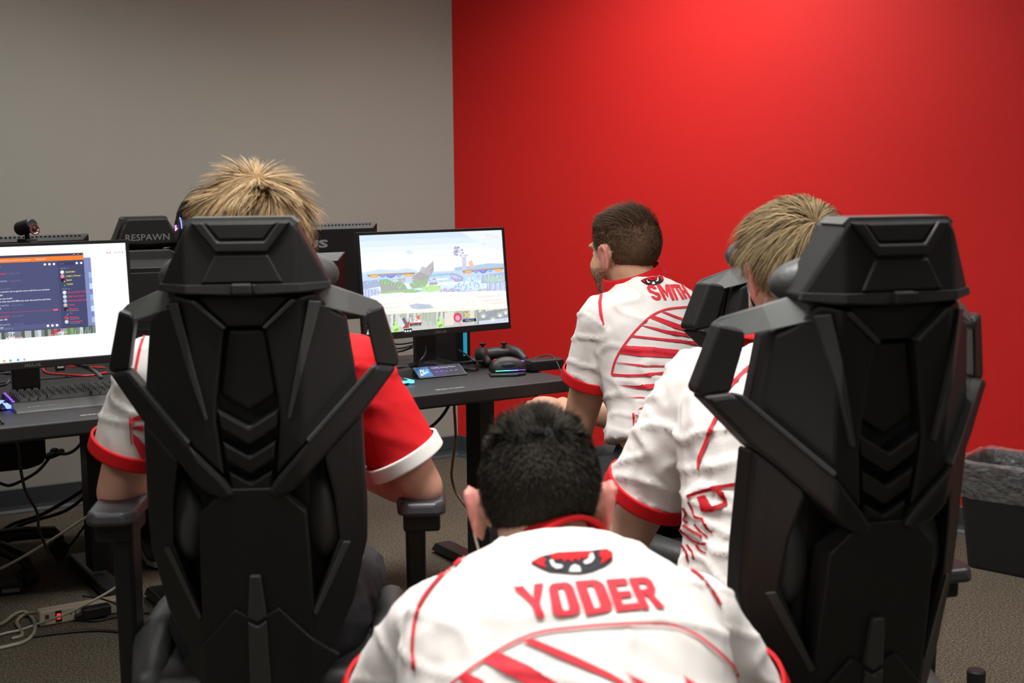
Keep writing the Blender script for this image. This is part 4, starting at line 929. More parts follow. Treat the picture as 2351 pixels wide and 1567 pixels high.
mb = MB(); mb.rings([rr2(.415, .29, .252, .018), rr2(.420, .295, .257, .012), rr2(.424, .299, .30, .008), rr2(.432, .306, .34, .006), rr2(.437, .311, .37, .006), rr2(.43, .305, .382, .015), rr2(.40, .272, .378, .012), rr2(.385, .262, .34, .02), rr2(.365, .245, .25, .03), rr2(.33, .215, .12, .03)], cap=False)
mb.build('bin_bag', 'bag_clear', t, smooth=True)
bt = at(2241, 1556, 2.9)
t = thing('bottle', 'black bottle standing on the carpet at the bottom right edge', 'bottle', (bt.x, bt.y, 0), 0)
MB().lathe([(.001, 0), (.034, 0), (.037, .006), (.037, .135), (.033, .16), (.022, .177), (.020, .182), (.020, .187)], (0, 0, 0), 24).build('body', 'plastic_black', t, smooth=False, bevel=0)
MB().lathe([(.021, .187), (.021, .211), (.018, .215), (.001, .215)], (0, 0, 0), 24).build('cap', 'plastic_deep', t)

# ------------------------------------------------------------------ people
def remesh(mb, voxel, smooth_it, wrinkle=0.0, wseed=0.0, fac=0.5):
    """fuse overlapping closed shells into one smooth skin"""
    me = mb.mesh('tmp'); bm = bmesh.new(); bm.from_mesh(me); bmesh.ops.recalc_face_normals(bm, faces=bm.faces); bm.to_mesh(me); bm.free()
    o = bpy.data.objects.new('tmp', me); COL.objects.link(o)
    r = o.modifiers.new('r', 'REMESH'); r.mode = 'VOXEL'; r.voxel_size = voxel; r.adaptivity = 0
    if smooth_it:
        s = o.modifiers.new('s', 'SMOOTH'); s.factor = fac; s.iterations = smooth_it
    dg = bpy.context.evaluated_depsgraph_get(); dg.update()
    out = bpy.data.meshes.new_from_object(o.evaluated_get(dg))
    bpy.data.objects.remove(o); bpy.data.meshes.remove(me)
    if wrinkle:
        n = len(out.vertices); co = np.empty(n * 3); no = np.empty(n * 3)
        out.vertices.foreach_get('co', co); out.vertices.foreach_get('normal', no); co = co.reshape(-1, 3); no = no.reshape(-1, 3)
        d = np.empty(n)
        for i in range(n):
            p = co[i]
            a = noise.noise(V3((p[0] * 9 + p[2] * 7 + wseed, p[1] * 9 - p[2] * 5, p[2] * 5 + wseed)))
            b = noise.noise(V3((p[0] * 26 + p[2] * 15, p[1] * 24 + wseed, p[2] * 13 - p[0] * 9)))
            e = noise.noise(V3((p[0] * 7 + p[2] * 16 + wseed * 2, p[1] * 7 + p[2] * 10, p[2] * 4 - p[0] * 4)))
            d[i] = a * .8 + (1 - abs(b) * 2.2) * 0.30 + max(0.0, 1 - abs(e) * 4.5) ** 2 * 1.1
        out.vertices.foreach_set('co', (co + no * (d * wrinkle)[:, None]).ravel()); out.update()
    out.polygons.foreach_set('use_smooth', [True] * len(out.polygons))
    return out

def limb(mb, pts, rad, n=18): mb.tube(pts, rad, n)

def bez(a, b, c, t): return a * (1 - t) ** 2 + b * 2 * t * (1 - t) + c * t * t

TORSO = [(-.10, .160, .110), (0.0, .166, .118), (.15, .166, .122), (.33, .155, .114), (.52, .165, .118), (.70, .180, .120), (.83, .172, .108), (.92, .128, .088), (.98, .085, .072), (1.03, .064, .062)]
def torso(mb, J, ka=1.0, kb=1.0, add=0.0, t0=-.10, t1=1.03, n=28):
    P, N = J['pelvis'], J['neck']; mid = (P + N) / 2 + J['back'] * J.get('bow', .05)
    hr, sr = J['hip_r'].normalized(), J['sh_r'].normalized(); rs = []
    for t, a, b in TORSO:
        if t < t0 - 1e-6 or t > t1 + 1e-6: continue
        tt = min(1, max(0, t)); c = bez(P, mid, N, tt); tg = ((mid - P) * (1 - tt) + (N - mid) * tt).normalized()
        if t < 0: c = c + tg * (t * (N - P).length)
        if t > 1: c = c + tg * ((t - 1) * (N - P).length)
        r = (hr * (1 - tt) + sr * tt); r = (r - tg * r.dot(tg)).normalized(); f = tg.cross(r)
        k = J.get('build', 1.0)
        A, B_ = (a * k * ka + add), (b * k * kb + add); ring = []
        for j in range(n):
            q = 2 * math.pi * j / n; ca, sa = math.cos(q), math.sin(q)
            ring.append(c + r * (math.copysign(abs(ca) ** .82, ca) * A) + f * (math.copysign(abs(sa) ** .82, sa) * B_))
        rs.append(ring)
    mb.rings(rs)

def hand(mb, w, d, nrm, side, curl=35, spread=1.0):
    """w wrist, d pointing direction, nrm back of the hand, side = lateral vector towards the thumb"""
    d = d.normalized(); nrm = (nrm - d * nrm.dot(d)).normalized(); lat = d.cross(nrm)
    if lat.dot(side) < 0: lat = -lat
    R = Matrix((lat, d, nrm)).transposed()
    mb.ell(w + d * .048, (.041, .052, .017), R, 16, 10); mb.ell(w + d * .03 + lat * .022 - nrm * .006, (.022, .034, .016), R, 12, 8)
    for k, (o, L, r) in enumerate(((.030, .074, .0088), (.010, .082, .0092), (-.010, .076, .0088), (-.029, .060, .0078))):
        p = w + d * (.088 - .006 * abs(k - 1)) + lat * o; a = 0; pts = [p - d * .02]; rads = [r * 1.1]
        for i, f in enumerate((.45, .31, .24)):
            a += math.radians(curl * (0.7 + .25 * i) + 4 * k)
            p = p + (d * math.cos(a) - nrm * math.sin(a) + lat * o * .9 * spread * (1 - i * .3)) * (L * f); pts.append(p); rads.append(r * (1 - .10 * (i + 1)))
        mb.tube(pts, rads, 10)
    p = w + d * .028 + lat * .034 - nrm * .004
    mb.tube([p, p + (d * .62 + lat * .62 - nrm * .3) * .036, p + (d * .62 + lat * .62 - nrm * .3) * .036 + (d * .86 + lat * .15 - nrm * .45) * .032, p + (d * .62 + lat * .62 - nrm * .3) * .036 + (d * .82 - lat * .05 - nrm * .6) * .056], [.013, .0112, .010, .0085], 10)

CR_C, CR_R = V3((0, -.012, .032)), (.078, .099, .090)
def head(mb, c, R):
    """R columns: right, forward, up"""
    def q(x, y, z): return c + R @ V3((x, y, z))
    mb.ell(q(*CR_C), CR_R, R, 28, 20)
    mb.ell(q(0, .035, -.03), (.062, .062, .075), R, 22, 14)      # face
    mb.ell(q(0, .036, -.074), (.053, .050, .040), R, 18, 12)     # jaw
    mb.ell(q(0, .072, -.097), (.021, .020, .017), R, 12, 8)      # chin
    mb.ell(q(0, .082, .026), (.052, .014, .012), R, 14, 8)       # brow
    mb.tube([q(0, .092, .012), q(0, .108, -.016), q(0, .112, -.028)], [.009, .012, .013], 10)  # nose
    for s in (-1, 1):
        mb.ell(q(s * .012, .099, -.032), (.009, .010, .008), R, 10, 6)
        mb.ell(q(s * .040, .058, -.034), (.021, .022, .036), R, 12, 8)   # cheek
    mb.ell(q(0, .093, -.057), (.023, .009, .006), R, 12, 6); mb.ell(q(0, .091, -.067), (.020, .009, .007), R, 12, 6)  # lips
    for s in (-1, 1):                                              # ears
        E = R @ rot('Z', s * 24) @ rot('X', -12)
        mb.ell(c + R @ V3((s * .083, -.010, -.006)), (.010, .021, .034), E, 14, 10)
        mb.tube([q(s * .086, .006, -.004), q(s * .093, .004, .018), q(s * .096, -.012, .029), q(s * .098, -.027, .018), q(s * .095, -.026, -.006), q(s * .086, -.012, -.030), q(s * .081, .000, -.038)], [.005, .006, .006, .006, .0055, .006, .0065], 8)

def frame(fwd, up):
    f = V3(fwd).normalized(); u = V3(up); u = (u - f * u.dot(f)).normalized(); r = f.cross(u)
    return Matrix((r, f, u)).transposed()

def hair_min(y):
    """lower hairline height (head space) for a front/back position"""
    return float(np.interp(y, [-.11, -.07, -.03, 0.0, .035, .06, .09], [-.070, -.068, -.030, .012, .012, .060, .082]))

def make_hair(name, c, R, cnt, style, cols, off, parent, cap_col, width=.0016, cap_r=1.03, hmin=hair_min, segs=5, puff=1.0):
    """ribbons rooted on the skull; style(root, normal, rnd) -> (length, first direction, last direction)"""
    mb = MB(); rng = random.Random(sum(ord(k) for k in name) + cnt)
    vs, fs, cs = [], [], []
    # under-layer
    n, m = 40, 26; grid = {}
    for i in range(m + 1):
        t = math.pi * i / m * .80
        for j in range(n):
            q = 2 * math.pi * j / n; p = V3((math.sin(t) * math.cos(q), math.sin(t) * math.sin(q), math.cos(t)))
            x = V3((CR_C.x + p.x * CR_R[0] * cap_r, CR_C.y + p.y * CR_R[1] * cap_r, CR_C.z + p.z * CR_R[2] * cap_r)); grid[i, j] = x
    for i in range(m):
        for j in range(n):
            quad_ = [grid[i, j], grid[i, (j + 1) % n], grid[i + 1, (j + 1) % n], grid[i + 1, j]]
            if all(p.z > hmin(p.y) - .004 for p in quad_):
                o = len(vs); vs += [c + R @ p for p in quad_]; fs.append((o, o + 1, o + 2, o + 3)); cs.append(cap_col)
    k = 0
    while k < cnt:
        z = rng.uniform(-1, 1); a = rng.uniform(0, 2 * math.pi); s = math.sqrt(1 - z * z); nrm = V3((s * math.cos(a), s * math.sin(a), z))
        p = V3((CR_C.x + nrm.x * CR_R[0] * 1.01, CR_C.y + nrm.y * CR_R[1] * 1.01, CR_C.z + nrm.z * CR_R[2] * 1.01))
        if p.z < hmin(p.y) + rng.uniform(-.006, .006): continue
        k += 1
        N = V3((nrm.x / CR_R[0], nrm.y / CR_R[1], nrm.z / CR_R[2])).normalized()
        L, d0, d1 = style(p, N, rng)
        col = cols[min(len(cols) - 1, int(rng.random() ** 1.2 * len(cols)))]; g = rng.uniform(.82, 1.15); col = tuple(min(1, x * g) for x in col)
        sd = d0.cross(N if abs(d0.dot(N)) < .95 else V3((1, 0, 0)))
        if sd.length < 1e-4: sd = V3((1, 0, 0))
        sd.normalize(); sd = (sd + N * rng.uniform(-.5, .5)).normalized()
        x = p.copy(); o = len(vs); w0 = width * rng.uniform(.7, 1.3)
        for i in range(segs + 1):
            t = i / segs; w = w0 * (1 - t * .8) * .5
            vs += [c + R @ (x - sd * w), c + R @ (x + sd * w)]
            d = (d0 * (1 - t) + d1 * t).normalized(); x = x + d * (L / segs)
            # keep strands outside the skull
            e = V3(((x.x - CR_C.x) / CR_R[0], (x.y - CR_C.y) / CR_R[1], (x.z - CR_C.z) / CR_R[2])); l = e.length
            if l < 1.03 and x.z > -.02: x = V3((CR_C.x + e.x / l * 1.03 * CR_R[0], CR_C.y + e.y / l * 1.03 * CR_R[1], CR_C.z + e.z / l * 1.03 * CR_R[2]))
        for i in range(segs):
            fs.append((o + 2 * i, o + 2 * i + 1, o + 2 * i + 3, o + 2 * i + 2)); cs.append(col)
    if puff != 1.0:
        ax_ = R @ V3((1, 0, 0)); vs = [v + ax_ * ((v - c).dot(ax_) * (puff - 1)) for v in vs]
    mb.v = [v for v in vs]; mb.f = fs; mb.c = cs
    return mb.build(name, 'hair', parent, smooth=True, off=off)

def ring_band(c, ax, rx, ry, side, w, th=.004, n=36, flare=0.0):
    """elliptical cloth band about axis ax, width w"""
    ax = ax.normalized(); s = (side - ax * side.dot(ax)).normalized(); b = ax.cross(s); rs = []
    for dr, dz in ((0, 0), (th * .75, 0.0), (th, .0012), (th, .004), (th, w - .004), (th, w - .0012), (th * .75, w), (0, w)):
        k = flare * dz / w if w else 0
        rs.append([c + ax * dz + s * (math.cos(q) * (rx + dr + k)) + b * (math.sin(q) * (ry + dr + k)) for q in [2 * math.pi * j / n for j in range(n)]])
    rs.append(rs[0]); mb = MB(); mb.rings(rs, cap=False); return mb

def make_person(label, J, skin, base, sleeve_mats=('shirt_white', 'shirt_white'), cuff_mats=('shirt_red', 'shirt_red'), collar='shirt_red', wr=.004, seed=0.0, sleeve_len=(.72, .72), legs=True, sleeve_w=1.0, shirt_voxel=.0075, cuffs=True, shirt='shirt_white', hem=0.0, ch=.03, cr=.082):
    base = V3((base[0], base[1], 0)); t = thing('person', label, 'person', base, 0)
    R = J['head_R']; hc = J['head']
    body = MB(); torso(body, J, .90, .90, 0); head(body, hc, R)
    nb = J['neck'] - (J['neck'] - J['pelvis']).normalized() * .03
    limb(body, [nb, nb.lerp(hc + R @ V3((0, -.025, -.05)), .5), hc + R @ V3((0, -.022, -.035))], [.066, .058, .060])
    k = J.get('build', 1.0)
    chest = bez(J['pelvis'], (J['pelvis'] + J['neck']) / 2 + J['back'] * J.get('bow', .05), J['neck'], .84)
    for s in 'lr':
        S, E, W = J['s' + s], J['e' + s], J['w' + s]
        limb(body, [chest, chest.lerp(S, .55), S], [.075 * k, .066 * k, .054 * k])
        limb(body, [S, S.lerp(E, .35), S.lerp(E, .75), E], [.054 * k, .051 * k, .044 * k, .041 * k])
        limb(body, [E, E.lerp(W, .3), E.lerp(W, .75), W], [.041 * k, .043 * k, .033 * k, .027 * k])
        hd, hn, hs = J['hand_' + s]; hand(body, W, hd, hn, hs, J.get('curl', 38))
        H, K, A = J['h' + s], J['k' + s], J['a' + s]
        limb(body, [H, H.lerp(K, .5), K], [.078, .065, .052]); limb(body, [K, K.lerp(A, .3), A], [.052, .05, .034])
    me = remesh(body, .006, 4); me.vertices.foreach_set('co', (np.array([v.co for v in me.vertices]) - np.array(base)).ravel()) ; me.update()
    bo = obj('body', me, [skin, 'skin_ear'], t); Ri = R.transposed(); mi_ = [0] * len(me.polygons)
    for p in me.polygons:
        q_ = Ri @ (V3(p.center) + base - hc)
        if abs(q_.x) > .0815 and -.05 < q_.y < .03 and -.05 < q_.z < .045: mi_[p.index] = 1
    me.polygons.foreach_set('material_index', mi_)
    # shirt
    sh = MB(); torso(sh, J, 1.03, 1.05, .006, t0=hem, t1=.99); cuffinfo = {}
    for i, s in enumerate('lr'):
        S, E = J['s' + s], J['e' + s]; f = sleeve_len[i]; out = (S - chest).normalized()
        limb(sh, [chest, chest.lerp(S, .55), S], [.090 * k, .080 * k, .068 * k])
        C = S.lerp(E, f); ax = (E - S).normalized(); rc = .068 * k * sleeve_w
        sh.tube([S, S.lerp(C, .4), S.lerp(C, .8), C], [.066 * k, .067 * k * sleeve_w, .068 * k * sleeve_w, rc], 22, round_caps=False)
        cuffinfo[s] = (C, ax, rc)
    ms = remesh(sh, shirt_voxel, 5, wr, seed)
    shirt_o_mats = [shirt]
    co = np.array([v.co for v in ms.vertices])
    mi = np.zeros(len(ms.polygons), int)
    for i, s in enumerate('lr'):
        if sleeve_mats[i] != shirt:
            shirt_o_mats.append(sleeve_mats[i]); S = J['s' + s]; C = cuffinfo[s][0]
            mid_ = chest.lerp(S, .50); nn = ((S - chest).normalized() + (C - S).normalized() * .35).normalized()
            for p in ms.polygons:
                ce = V3(p.center)
                if (ce - mid_).dot(nn) > 0 and (ce - (S + C) / 2).length < .24: mi[p.index] = len(shirt_o_mats) - 1
    ms.polygons.foreach_set('material_index', mi.tolist())
    world_me = ms.copy()
    ms.vertices.foreach_set('co', (co - np.array(base)).ravel()); ms.update()
    so = obj('shirt', ms, shirt_o_mats, t)
    tree = BVHTree.FromPolygons([tuple(v.co) for v in world_me.vertices], [tuple(p.vertices) for p in world_me.polygons]); bpy.data.meshes.remove(world_me)
    if cuffs:
        for i, s in enumerate('lr'):
            C, ax, rc = cuffinfo[s]
            ring_band(C - ax * .022, ax, rc + .004, rc + .004, V3((1, .2, .1)), .028, .005).build('cuff', cuff_mats[i], so, smooth=True, off=base)
    if collar:
        ax = ((hc + R @ V3((0, -.03, -.06))) - J['neck']).normalized(); sd = J['sh_r']
        ring_band(J['neck'] + ax * (ch - .03), ax, cr * k, (cr - .005) * k, sd, .036, .006, flare=-.012).build('collar', collar, so, smooth=True, off=base)
    if legs:
        pm_ = MB(); P = J['pelvis']; tg = (J['neck'] - P).normalized()
        pm_.ell(P - tg * .03, (.170 * k, .135 * k, .12), frame(tg.cross(J['hip_r']).normalized(), tg), 22, 14)
        pm_.ell(P + tg * .045, (.152 * k, .108 * k, .10), frame(tg.cross(J['hip_r']).normalized(), tg), 22, 14)
        for s in 'lr':
            H, K, A = J['h' + s], J['k' + s], J['a' + s]
            limb(pm_, [H, H.lerp(K, .5), K], [.096, .082, .068]); limb(pm_, [K, K.lerp(A, .35), A + (K - A) * .05], [.068, .064, .052])
        mp = remesh(pm_, .011, 4, .004, seed + 3); mp.vertices.foreach_set('co', (np.array([v.co for v in mp.vertices]) - np.array(base)).ravel()); mp.update()
        obj('trousers', mp, 'trousers', t)
        for s in 'lr':
            A = J['a' + s]; f = J['foot']; f = V3((f.x, f.y, 0)).normalized(); r = V3((f.y, -f.x, 0)); z0 = A.z - .075
            rs = []
            for d_, w_, h_ in ((-.075, .026, .05), (-.055, .036, .085), (.0, .038, .095), (.06, .042, .062), (.12, .045, .045), (.165, .036, .036), (.185, .016, .024)):
                cc = V3((A.x, A.y, z0)) + f * d_
                rs.append([cc + r * (w_ * math.cos(q)) + V3((0, 0, max(0.012, h_ * (.5 + .5 * math.sin(q))))) for q in [2 * math.pi * j / 14 for j in range(14)]])
            sh_ = MB(); sh_.rings(rs); so_ = sh_.build('shoe', 'shoe', t, smooth=True, off=base)
            sl = MB(); ol = [(V3((A.x, A.y, z0)) + f * d_ + r * w_) for d_, w_ in ((-.08, -.02), (-.05, -.038), (.06, -.043), (.13, -.046), (.18, -.03), (.19, 0), (.18, .03), (.13, .046), (.06, .043), (-.05, .038), (-.08, .02))]
            sl.prism(ol, lambda a, b: V3((a, b, z0 - .0)), lambda a, b: V3((a, b, z0 + .016))) if False else sl.add([p for p in ol] + [p + V3((0, 0, .018)) for p in ol], [tuple(range(11))[::-1], tuple(range(11, 22))] + [(i, (i + 1) % 11, 11 + (i + 1) % 11, 11 + i) for i in range(11)])
            sl.build('sole', 'sole', so_, off=base)
    # eyes
    for s_ in (-1, 1):
        e = MB().ell(hc + R @ V3((s_ * .031, .067, .006)), (.0125, .0125, .0125), R, 12, 8).build('eye', 'eye_white', bo, smooth=True, off=base)
        MB().ell(hc + R @ V3((s_ * .031, .0775, .006)), (.0058, .0035, .0058), R, 10, 6).build('iris', 'eye_dark', e, smooth=True, off=base)
    return t, so, tree, base, bo

# prints: outlines drawn on the cloth; each point is dropped onto the shirt surface it belongs to
def cast(tree, x, y, lift):
    d = ray(x, y).normalized(); h = tree.ray_cast(CAM, d)
    if h[0] is None: return None
    n = h[1]; n = n if n.dot(d) < 0 else -n
    return h[0] + n * lift
def print_polys(name, polys, tree, m, parent, base, lift=.0026, g=6.0):
    bm = bmesh.new()
    for P in polys:
        try: bm.faces.new([bm.verts.new((x, y, 0)) for x, y in P])
        except ValueError: pass
    xs = [v.co.x for v in bm.verts]; ys = [v.co.y for v in bm.verts]
    for k in range(int((max(xs) - min(xs)) / g) + 1):
        bmesh.ops.bisect_plane(bm, geom=bm.verts[:] + bm.edges[:] + bm.faces[:], plane_co=(min(xs) + (k + .5) * g, 0, 0), plane_no=(1, 0, 0))
    for k in range(int((max(ys) - min(ys)) / g) + 1):
        bmesh.ops.bisect_plane(bm, geom=bm.verts[:] + bm.edges[:] + bm.faces[:], plane_co=(0, min(ys) + (k + .5) * g, 0), plane_no=(0, 1, 0))
    bmesh.ops.triangulate(bm, faces=bm.faces[:])
    bm.verts.index_update(); pts = [cast(tree, v.co.x, v.co.y, lift) for v in bm.verts]
    fs = [tuple(v.index for v in f.verts) for f in bm.faces]; bm.free()
    def ok(f):
        p = [pts[i] for i in f]
        return all(q is not None for q in p) and max((p[0] - p[1]).length, (p[1] - p[2]).length, (p[2] - p[0]).length) < .06
    fs = [f for f in fs if ok(f)]
    mb = MB(); mb.v = [p if p is not None else V3(base) for p in pts]; mb.f = fs
    used = sorted({i for f in fs for i in f}); mp = {i: k for k, i in enumerate(used)}
    mb.v = [mb.v[i] for i in used]; mb.f = [tuple(mp[i] for i in f) for f in fs]
    if not mb.f: return None
    o = mb.build(name, m, parent, smooth=True, off=base); return o
def stroke(pts, w):
    """polyline -> quads of width w (a number or one per point), after smoothing"""
    P = [V3((x, y, 0)) for x, y in pts]; W = [w] * len(P) if isinstance(w, (int, float)) else list(w); Q = []; WW = []
    for i in range(len(P) - 1):
        a = P[max(i - 1, 0)]; b = P[i]; c = P[i + 1]; d = P[min(i + 2, len(P) - 1)]
        for k in range(6):
            t = k / 6; Q.append(0.5 * ((2 * b) + (c - a) * t + (2 * a - 5 * b + 4 * c - d) * t * t + (3 * b - a - 3 * c + d) * t ** 3)); WW.append(W[i] * (1 - t) + W[i + 1] * t)
    Q.append(P[-1]); WW.append(W[-1]); out = []
    nr = []
    for i in range(len(Q)):
        tg = Q[min(i + 1, len(Q) - 1)] - Q[max(i - 1, 0)]; tg.normalize(); nr.append(V3((-tg.y, tg.x, 0)))
    for i in range(len(Q) - 1):
        a, b = Q[i] + nr[i] * WW[i] / 2, Q[i] - nr[i] * WW[i] / 2; c, d = Q[i + 1] - nr[i + 1] * WW[i + 1] / 2, Q[i + 1] + nr[i + 1] * WW[i + 1] / 2
        out.append([(p.x, p.y) for p in (a, b, c, d)])
    return out
# block capitals, condensed and heavy: unit square, y up
def arc(cx, cy, rx, ry, a0, a1, n=8): return [(cx + rx * math.cos(math.radians(a0 + (a1 - a0) * k / n)), cy + ry * math.sin(math.radians(a0 + (a1 - a0) * k / n))) for k in range(n + 1)]
def half(outer, inner): return outer + inner[::-1]
LET = {
 'Y': [[(0, 1), (.34, 1), (.52, .60), (.68, 1), (1, 1), (.68, .42), (.68, 0), (.34, 0), (.34, .42)]],
 'O': [half([(.5, 1)] + arc(.30, .78, .30, .22, 90, 180) + arc(.30, .22, .30, .22, 180, 270) + [(.5, 0)], [(.5, .85)] + arc(.48, .76, .10, .09, 90, 180) + arc(.48, .24, .10, .09, 180, 270) + [(.5, .15)]),
       half([(.5, 1)] + arc(.70, .78, .30, .22, 90, 0) + arc(.70, .22, .30, .22, 0, -90) + [(.5, 0)], [(.5, .85)] + arc(.52, .76, .10, .09, 90, 0) + arc(.52, .24, .10, .09, 0, -90) + [(.5, .15)])],
 'D': [[(0, 0), (0, 1), (.36, 1), (.36, 0)], half([(.36, 1)] + arc(.66, .76, .34, .24, 90, 0) + arc(.66, .24, .34, .24, 0, -90) + [(.36, 0)], [(.36, .84)] + arc(.52, .74, .09, .10, 90, 0) + arc(.52, .26, .09, .10, 0, -90) + [(.36, .16)])],
 'E': [[(0, 0), (0, 1), (.36, 1), (.36, 0)], [(.36, 1), (.95, 1), (.95, .80), (.36, .80)], [(.36, .60), (.88, .60), (.88, .41), (.36, .41)], [(.36, .20), (.98, .20), (.98, 0), (.36, 0)]],
 'R': [[(0, 0), (0, 1), (.34, 1), (.34, 0)], half([(.34, 1)] + arc(.70, .80, .28, .20, 90, 0) + arc(.70, .66, .28, .20, 0, -90) + [(.34, .43)], [(.34, .82)] + arc(.56, .76, .10, .06, 90, 0) + arc(.56, .68, .10, .06, 0, -90) + [(.34, .61)]), [(.46, .46), (.74, .46), (1, 0), (.66, 0)]],
 'S': [half(arc(.5, .72, .5, .28, 0, 180) + arc(.36, .66, .36, .20, 180, 250), arc(.5, .72, .17, .11, 0, 180) + arc(.5, .68, .17, .10, 180, 250)), [(.16, .56), (.40, .64), (.86, .44), (.60, .34)], half(arc(.5, .28, .5, .28, 180, 360) + arc(.64, .34, .36, .20, 0, 70), arc(.5, .28, .17, .11, 180, 360) + arc(.5, .32, .17, .10, 0, 70))],
 'M': [[(0, 0), (0, 1), (.30, 1), (.26, 0)], [(.74, 0), (.70, 1), (1, 1), (1, 0)], [(.14, 1), (.30, 1), (.5, .52), (.5, .16)], [(.70, 1), (.86, 1), (.5, .16), (.5, .52)]],
 'I': [[(.2, 0), (.2, 1), (.8, 1), (.8, 0)]],
 'T': [[(0, 1), (1, 1), (1, .80), (0, .80)], [(.33, .80), (.67, .80), (.67, 0), (.33, 0)]],
 'H': [[(0, 0), (0, 1), (.34, 1), (.34, 0)], [(.66, 0), (.66, 1), (1, 1), (1, 0)], [(.34, .59), (.66, .59), (.66, .40), (.34, .40)]],
}
def lettering(word, quads):
    """quads: per letter (bottom-left, bottom-right, top-right, top-left) on the cloth"""
    out = []
    for ch, (bl, br, tr, tl) in zip(word, quads):
        for P in LET[ch]:
            Q = []
            for a, b in P:
                x = (bl[0] * (1 - a) + br[0] * a) * (1 - b) + (tl[0] * (1 - a) + tr[0] * a) * b
                y = (bl[1] * (1 - a) + br[1] * a) * (1 - b) + (tl[1] * (1 - a) + tr[1] * a) * b; Q.append((x, y))
            out.append(Q)
    return out
def crop(x0, y0, s): return lambda pts: [(x0 + x / s, y0 + y / s) for x, y in pts]

# ---- styles of hair
CW = V3((.008, -.075, .095))        # crown
def tang(v, N): v = v - N * v.dot(N); return v.normalized() if v.length > 1e-5 else V3((0, -1, 0))
def clump(p, k, s): return V3((noise.noise(p * k + V3((s, 0, 0))), noise.noise(p * k + V3((0, s, 9))), noise.noise(p * k + V3((5, 0, s)))))
def st_fluffy(p, N, r):
    out = tang(p - CW, N); c = clump(p, 30, 3.0)
    L = r.uniform(.040, .062)
    tp_ = max(0, N.z); out = (out + V3((p.x * 9, 0, 0)) * tp_).normalized(); d0 = (out * 1.0 + N * (.34 - .22 * tp_) + c * 1.2 + V3((r.uniform(-.3, .3), r.uniform(-.3, .3), r.uniform(-.2, .2)))).normalized()
    d1 = (out * 1.0 + N * .05 + c * 1.0 + V3((0, 0, -.35))).normalized(); return L, d0, d1
def st_straight(p, N, r):
    out = tang(p - CW, N); c = clump(p, 26, 8.0); L = r.uniform(.055, .085) * (1.0 if p.z > .055 else (.62 if p.z > .02 else .30))
    d0 = (out * .9 + N * .45 + c * .35 + V3((r.uniform(-.1, .1), r.uniform(-.1, .1), 0))).normalized()
    d1 = (out * .8 + V3((0, 0, -.9)) + c * .3 - N * .10).normalized(); return L, d0, d1
def st_short(p, N, r):
    top = max(0.0, min(1.0, (p.z - .075) / .035)); c = clump(p, 40, 1.0)
    L = r.uniform(.006, .010) + top * r.uniform(.006, .016) + (.016 * top if p.y > .03 else 0)
    d0 = (N * .45 + tang(V3((0, -.2, -1)), N) * .6 * (1 - top) + V3((0, .2, .6)) * top + c * 1.0 * (top + .15) + V3((r.uniform(-.3, .3), r.uniform(-.3, .3), .05))).normalized()
    return L, d0, (d0 + c * .8 * top + tang(p - CW, N) * .3).normalized()
def st_fade(p, N, r):
    top = max(0.0, min(1.0, (p.z - .068) / .028)); c = clump(p, 22, 5.0)
    L = .0022 + .006 * max(0, min(1, (p.z + .03) / .11)) + top * r.uniform(.018, .040)
    fwd = tang(V3((-.25, 1, .35)), N)
    d0 = (N * (.8 if top < .3 else .55) + fwd * (.3 + top) + c * .5 * top + V3((r.uniform(-.15, .15), r.uniform(-.15, .15), 0))).normalized()
    return L, d0, (d0 * .5 + fwd * top * 1.2 + c * .4 * top + N * .1).normalized()

def lerp3(a, b, t): return a * (1 - t) + b * t
def legs_joint(J, fw, base_h=.46, spread=.15, knee_f=.40, knee_z=.50, ank_f=.40, ank_z=.085):
    P = J['pelvis']; r = J['hip_r'].normalized()
    for s, k in (('l', -1), ('r', 1)):
        J['h' + s] = P + r * (k * .09) + fw * .02 - V3((0, 0, .03))
        J['k' + s] = V3((P.x, P.y, 0)) + r * (k * spread) + fw * knee_f + V3((0, 0, knee_z))
        J['a' + s] = V3((P.x, P.y, 0)) + r * (k * spread) + fw * ank_f + V3((0, 0, ank_z))
    J['foot'] = fw
def yawv(deg): a = math.radians(deg); return V3((math.sin(a), math.cos(a), 0)), V3((math.cos(a), -math.sin(a), 0))

# ================= blond player in the left chair
fw, rt_ = yawv(-6)
J = dict(pelvis=V3((-.455, 2.36, .56)), neck=at(575, 770, 2.42), hip_r=rt_, sh_r=rt_, back=-fw, bow=.03, build=1.02,
         sl=at(350, 850, 2.42), sr=at(812, 848, 2.42), el=at(272, 1128, 2.46), er=at(968, 1118, 2.44))
J['wl'] = J['el'] + fw * .20 + rt_ * .12 + V3((0, 0, .02)); J['wr'] = J['er'] + fw * .20 - rt_ * .14 + V3((0, 0, .0))
J['head'] = at(584, 556, 2.40); J['head_R'] = frame(fw + V3((0, 0, -.36)), V3((0, 0, 1)) + fw * .36 + rt_ * .05)
J['hand_l'] = (fw + rt_ * .7, V3((0, 0, 1)) - rt_ * .3, rt_); J['hand_r'] = (fw - rt_ * .7, V3((0, 0, 1)) + rt_ * .3, -rt_)
legs_joint(J, fw)
P1 = make_person('blond person in a white jersey with one red sleeve, seated in the left chair', J, 'skin_pink', (-.455, 2.5), ('shirt_white', 'shirt_red'), ('shirt_red', 'shirt_white'), wr=.0045, seed=1.3, sleeve_len=(.66, .76), hem=.15)
make_hair('hair', J['head'], J['head_R'], 12000, st_fluffy, [lin('#9f8560'), lin('#8c724d'), lin('#b8a07c'), lin('#70593c'), lin('#a18062')], P1[3], P1[0], lin('#6d5333'), .0017, hmin=lambda y: float(np.interp(y, [-.11, -.06, 0, .04, .06, .09], [-.075, -.072, -.05, -.03, .05, .08])), puff=1.13)
t, so, tree, base, bo = P1
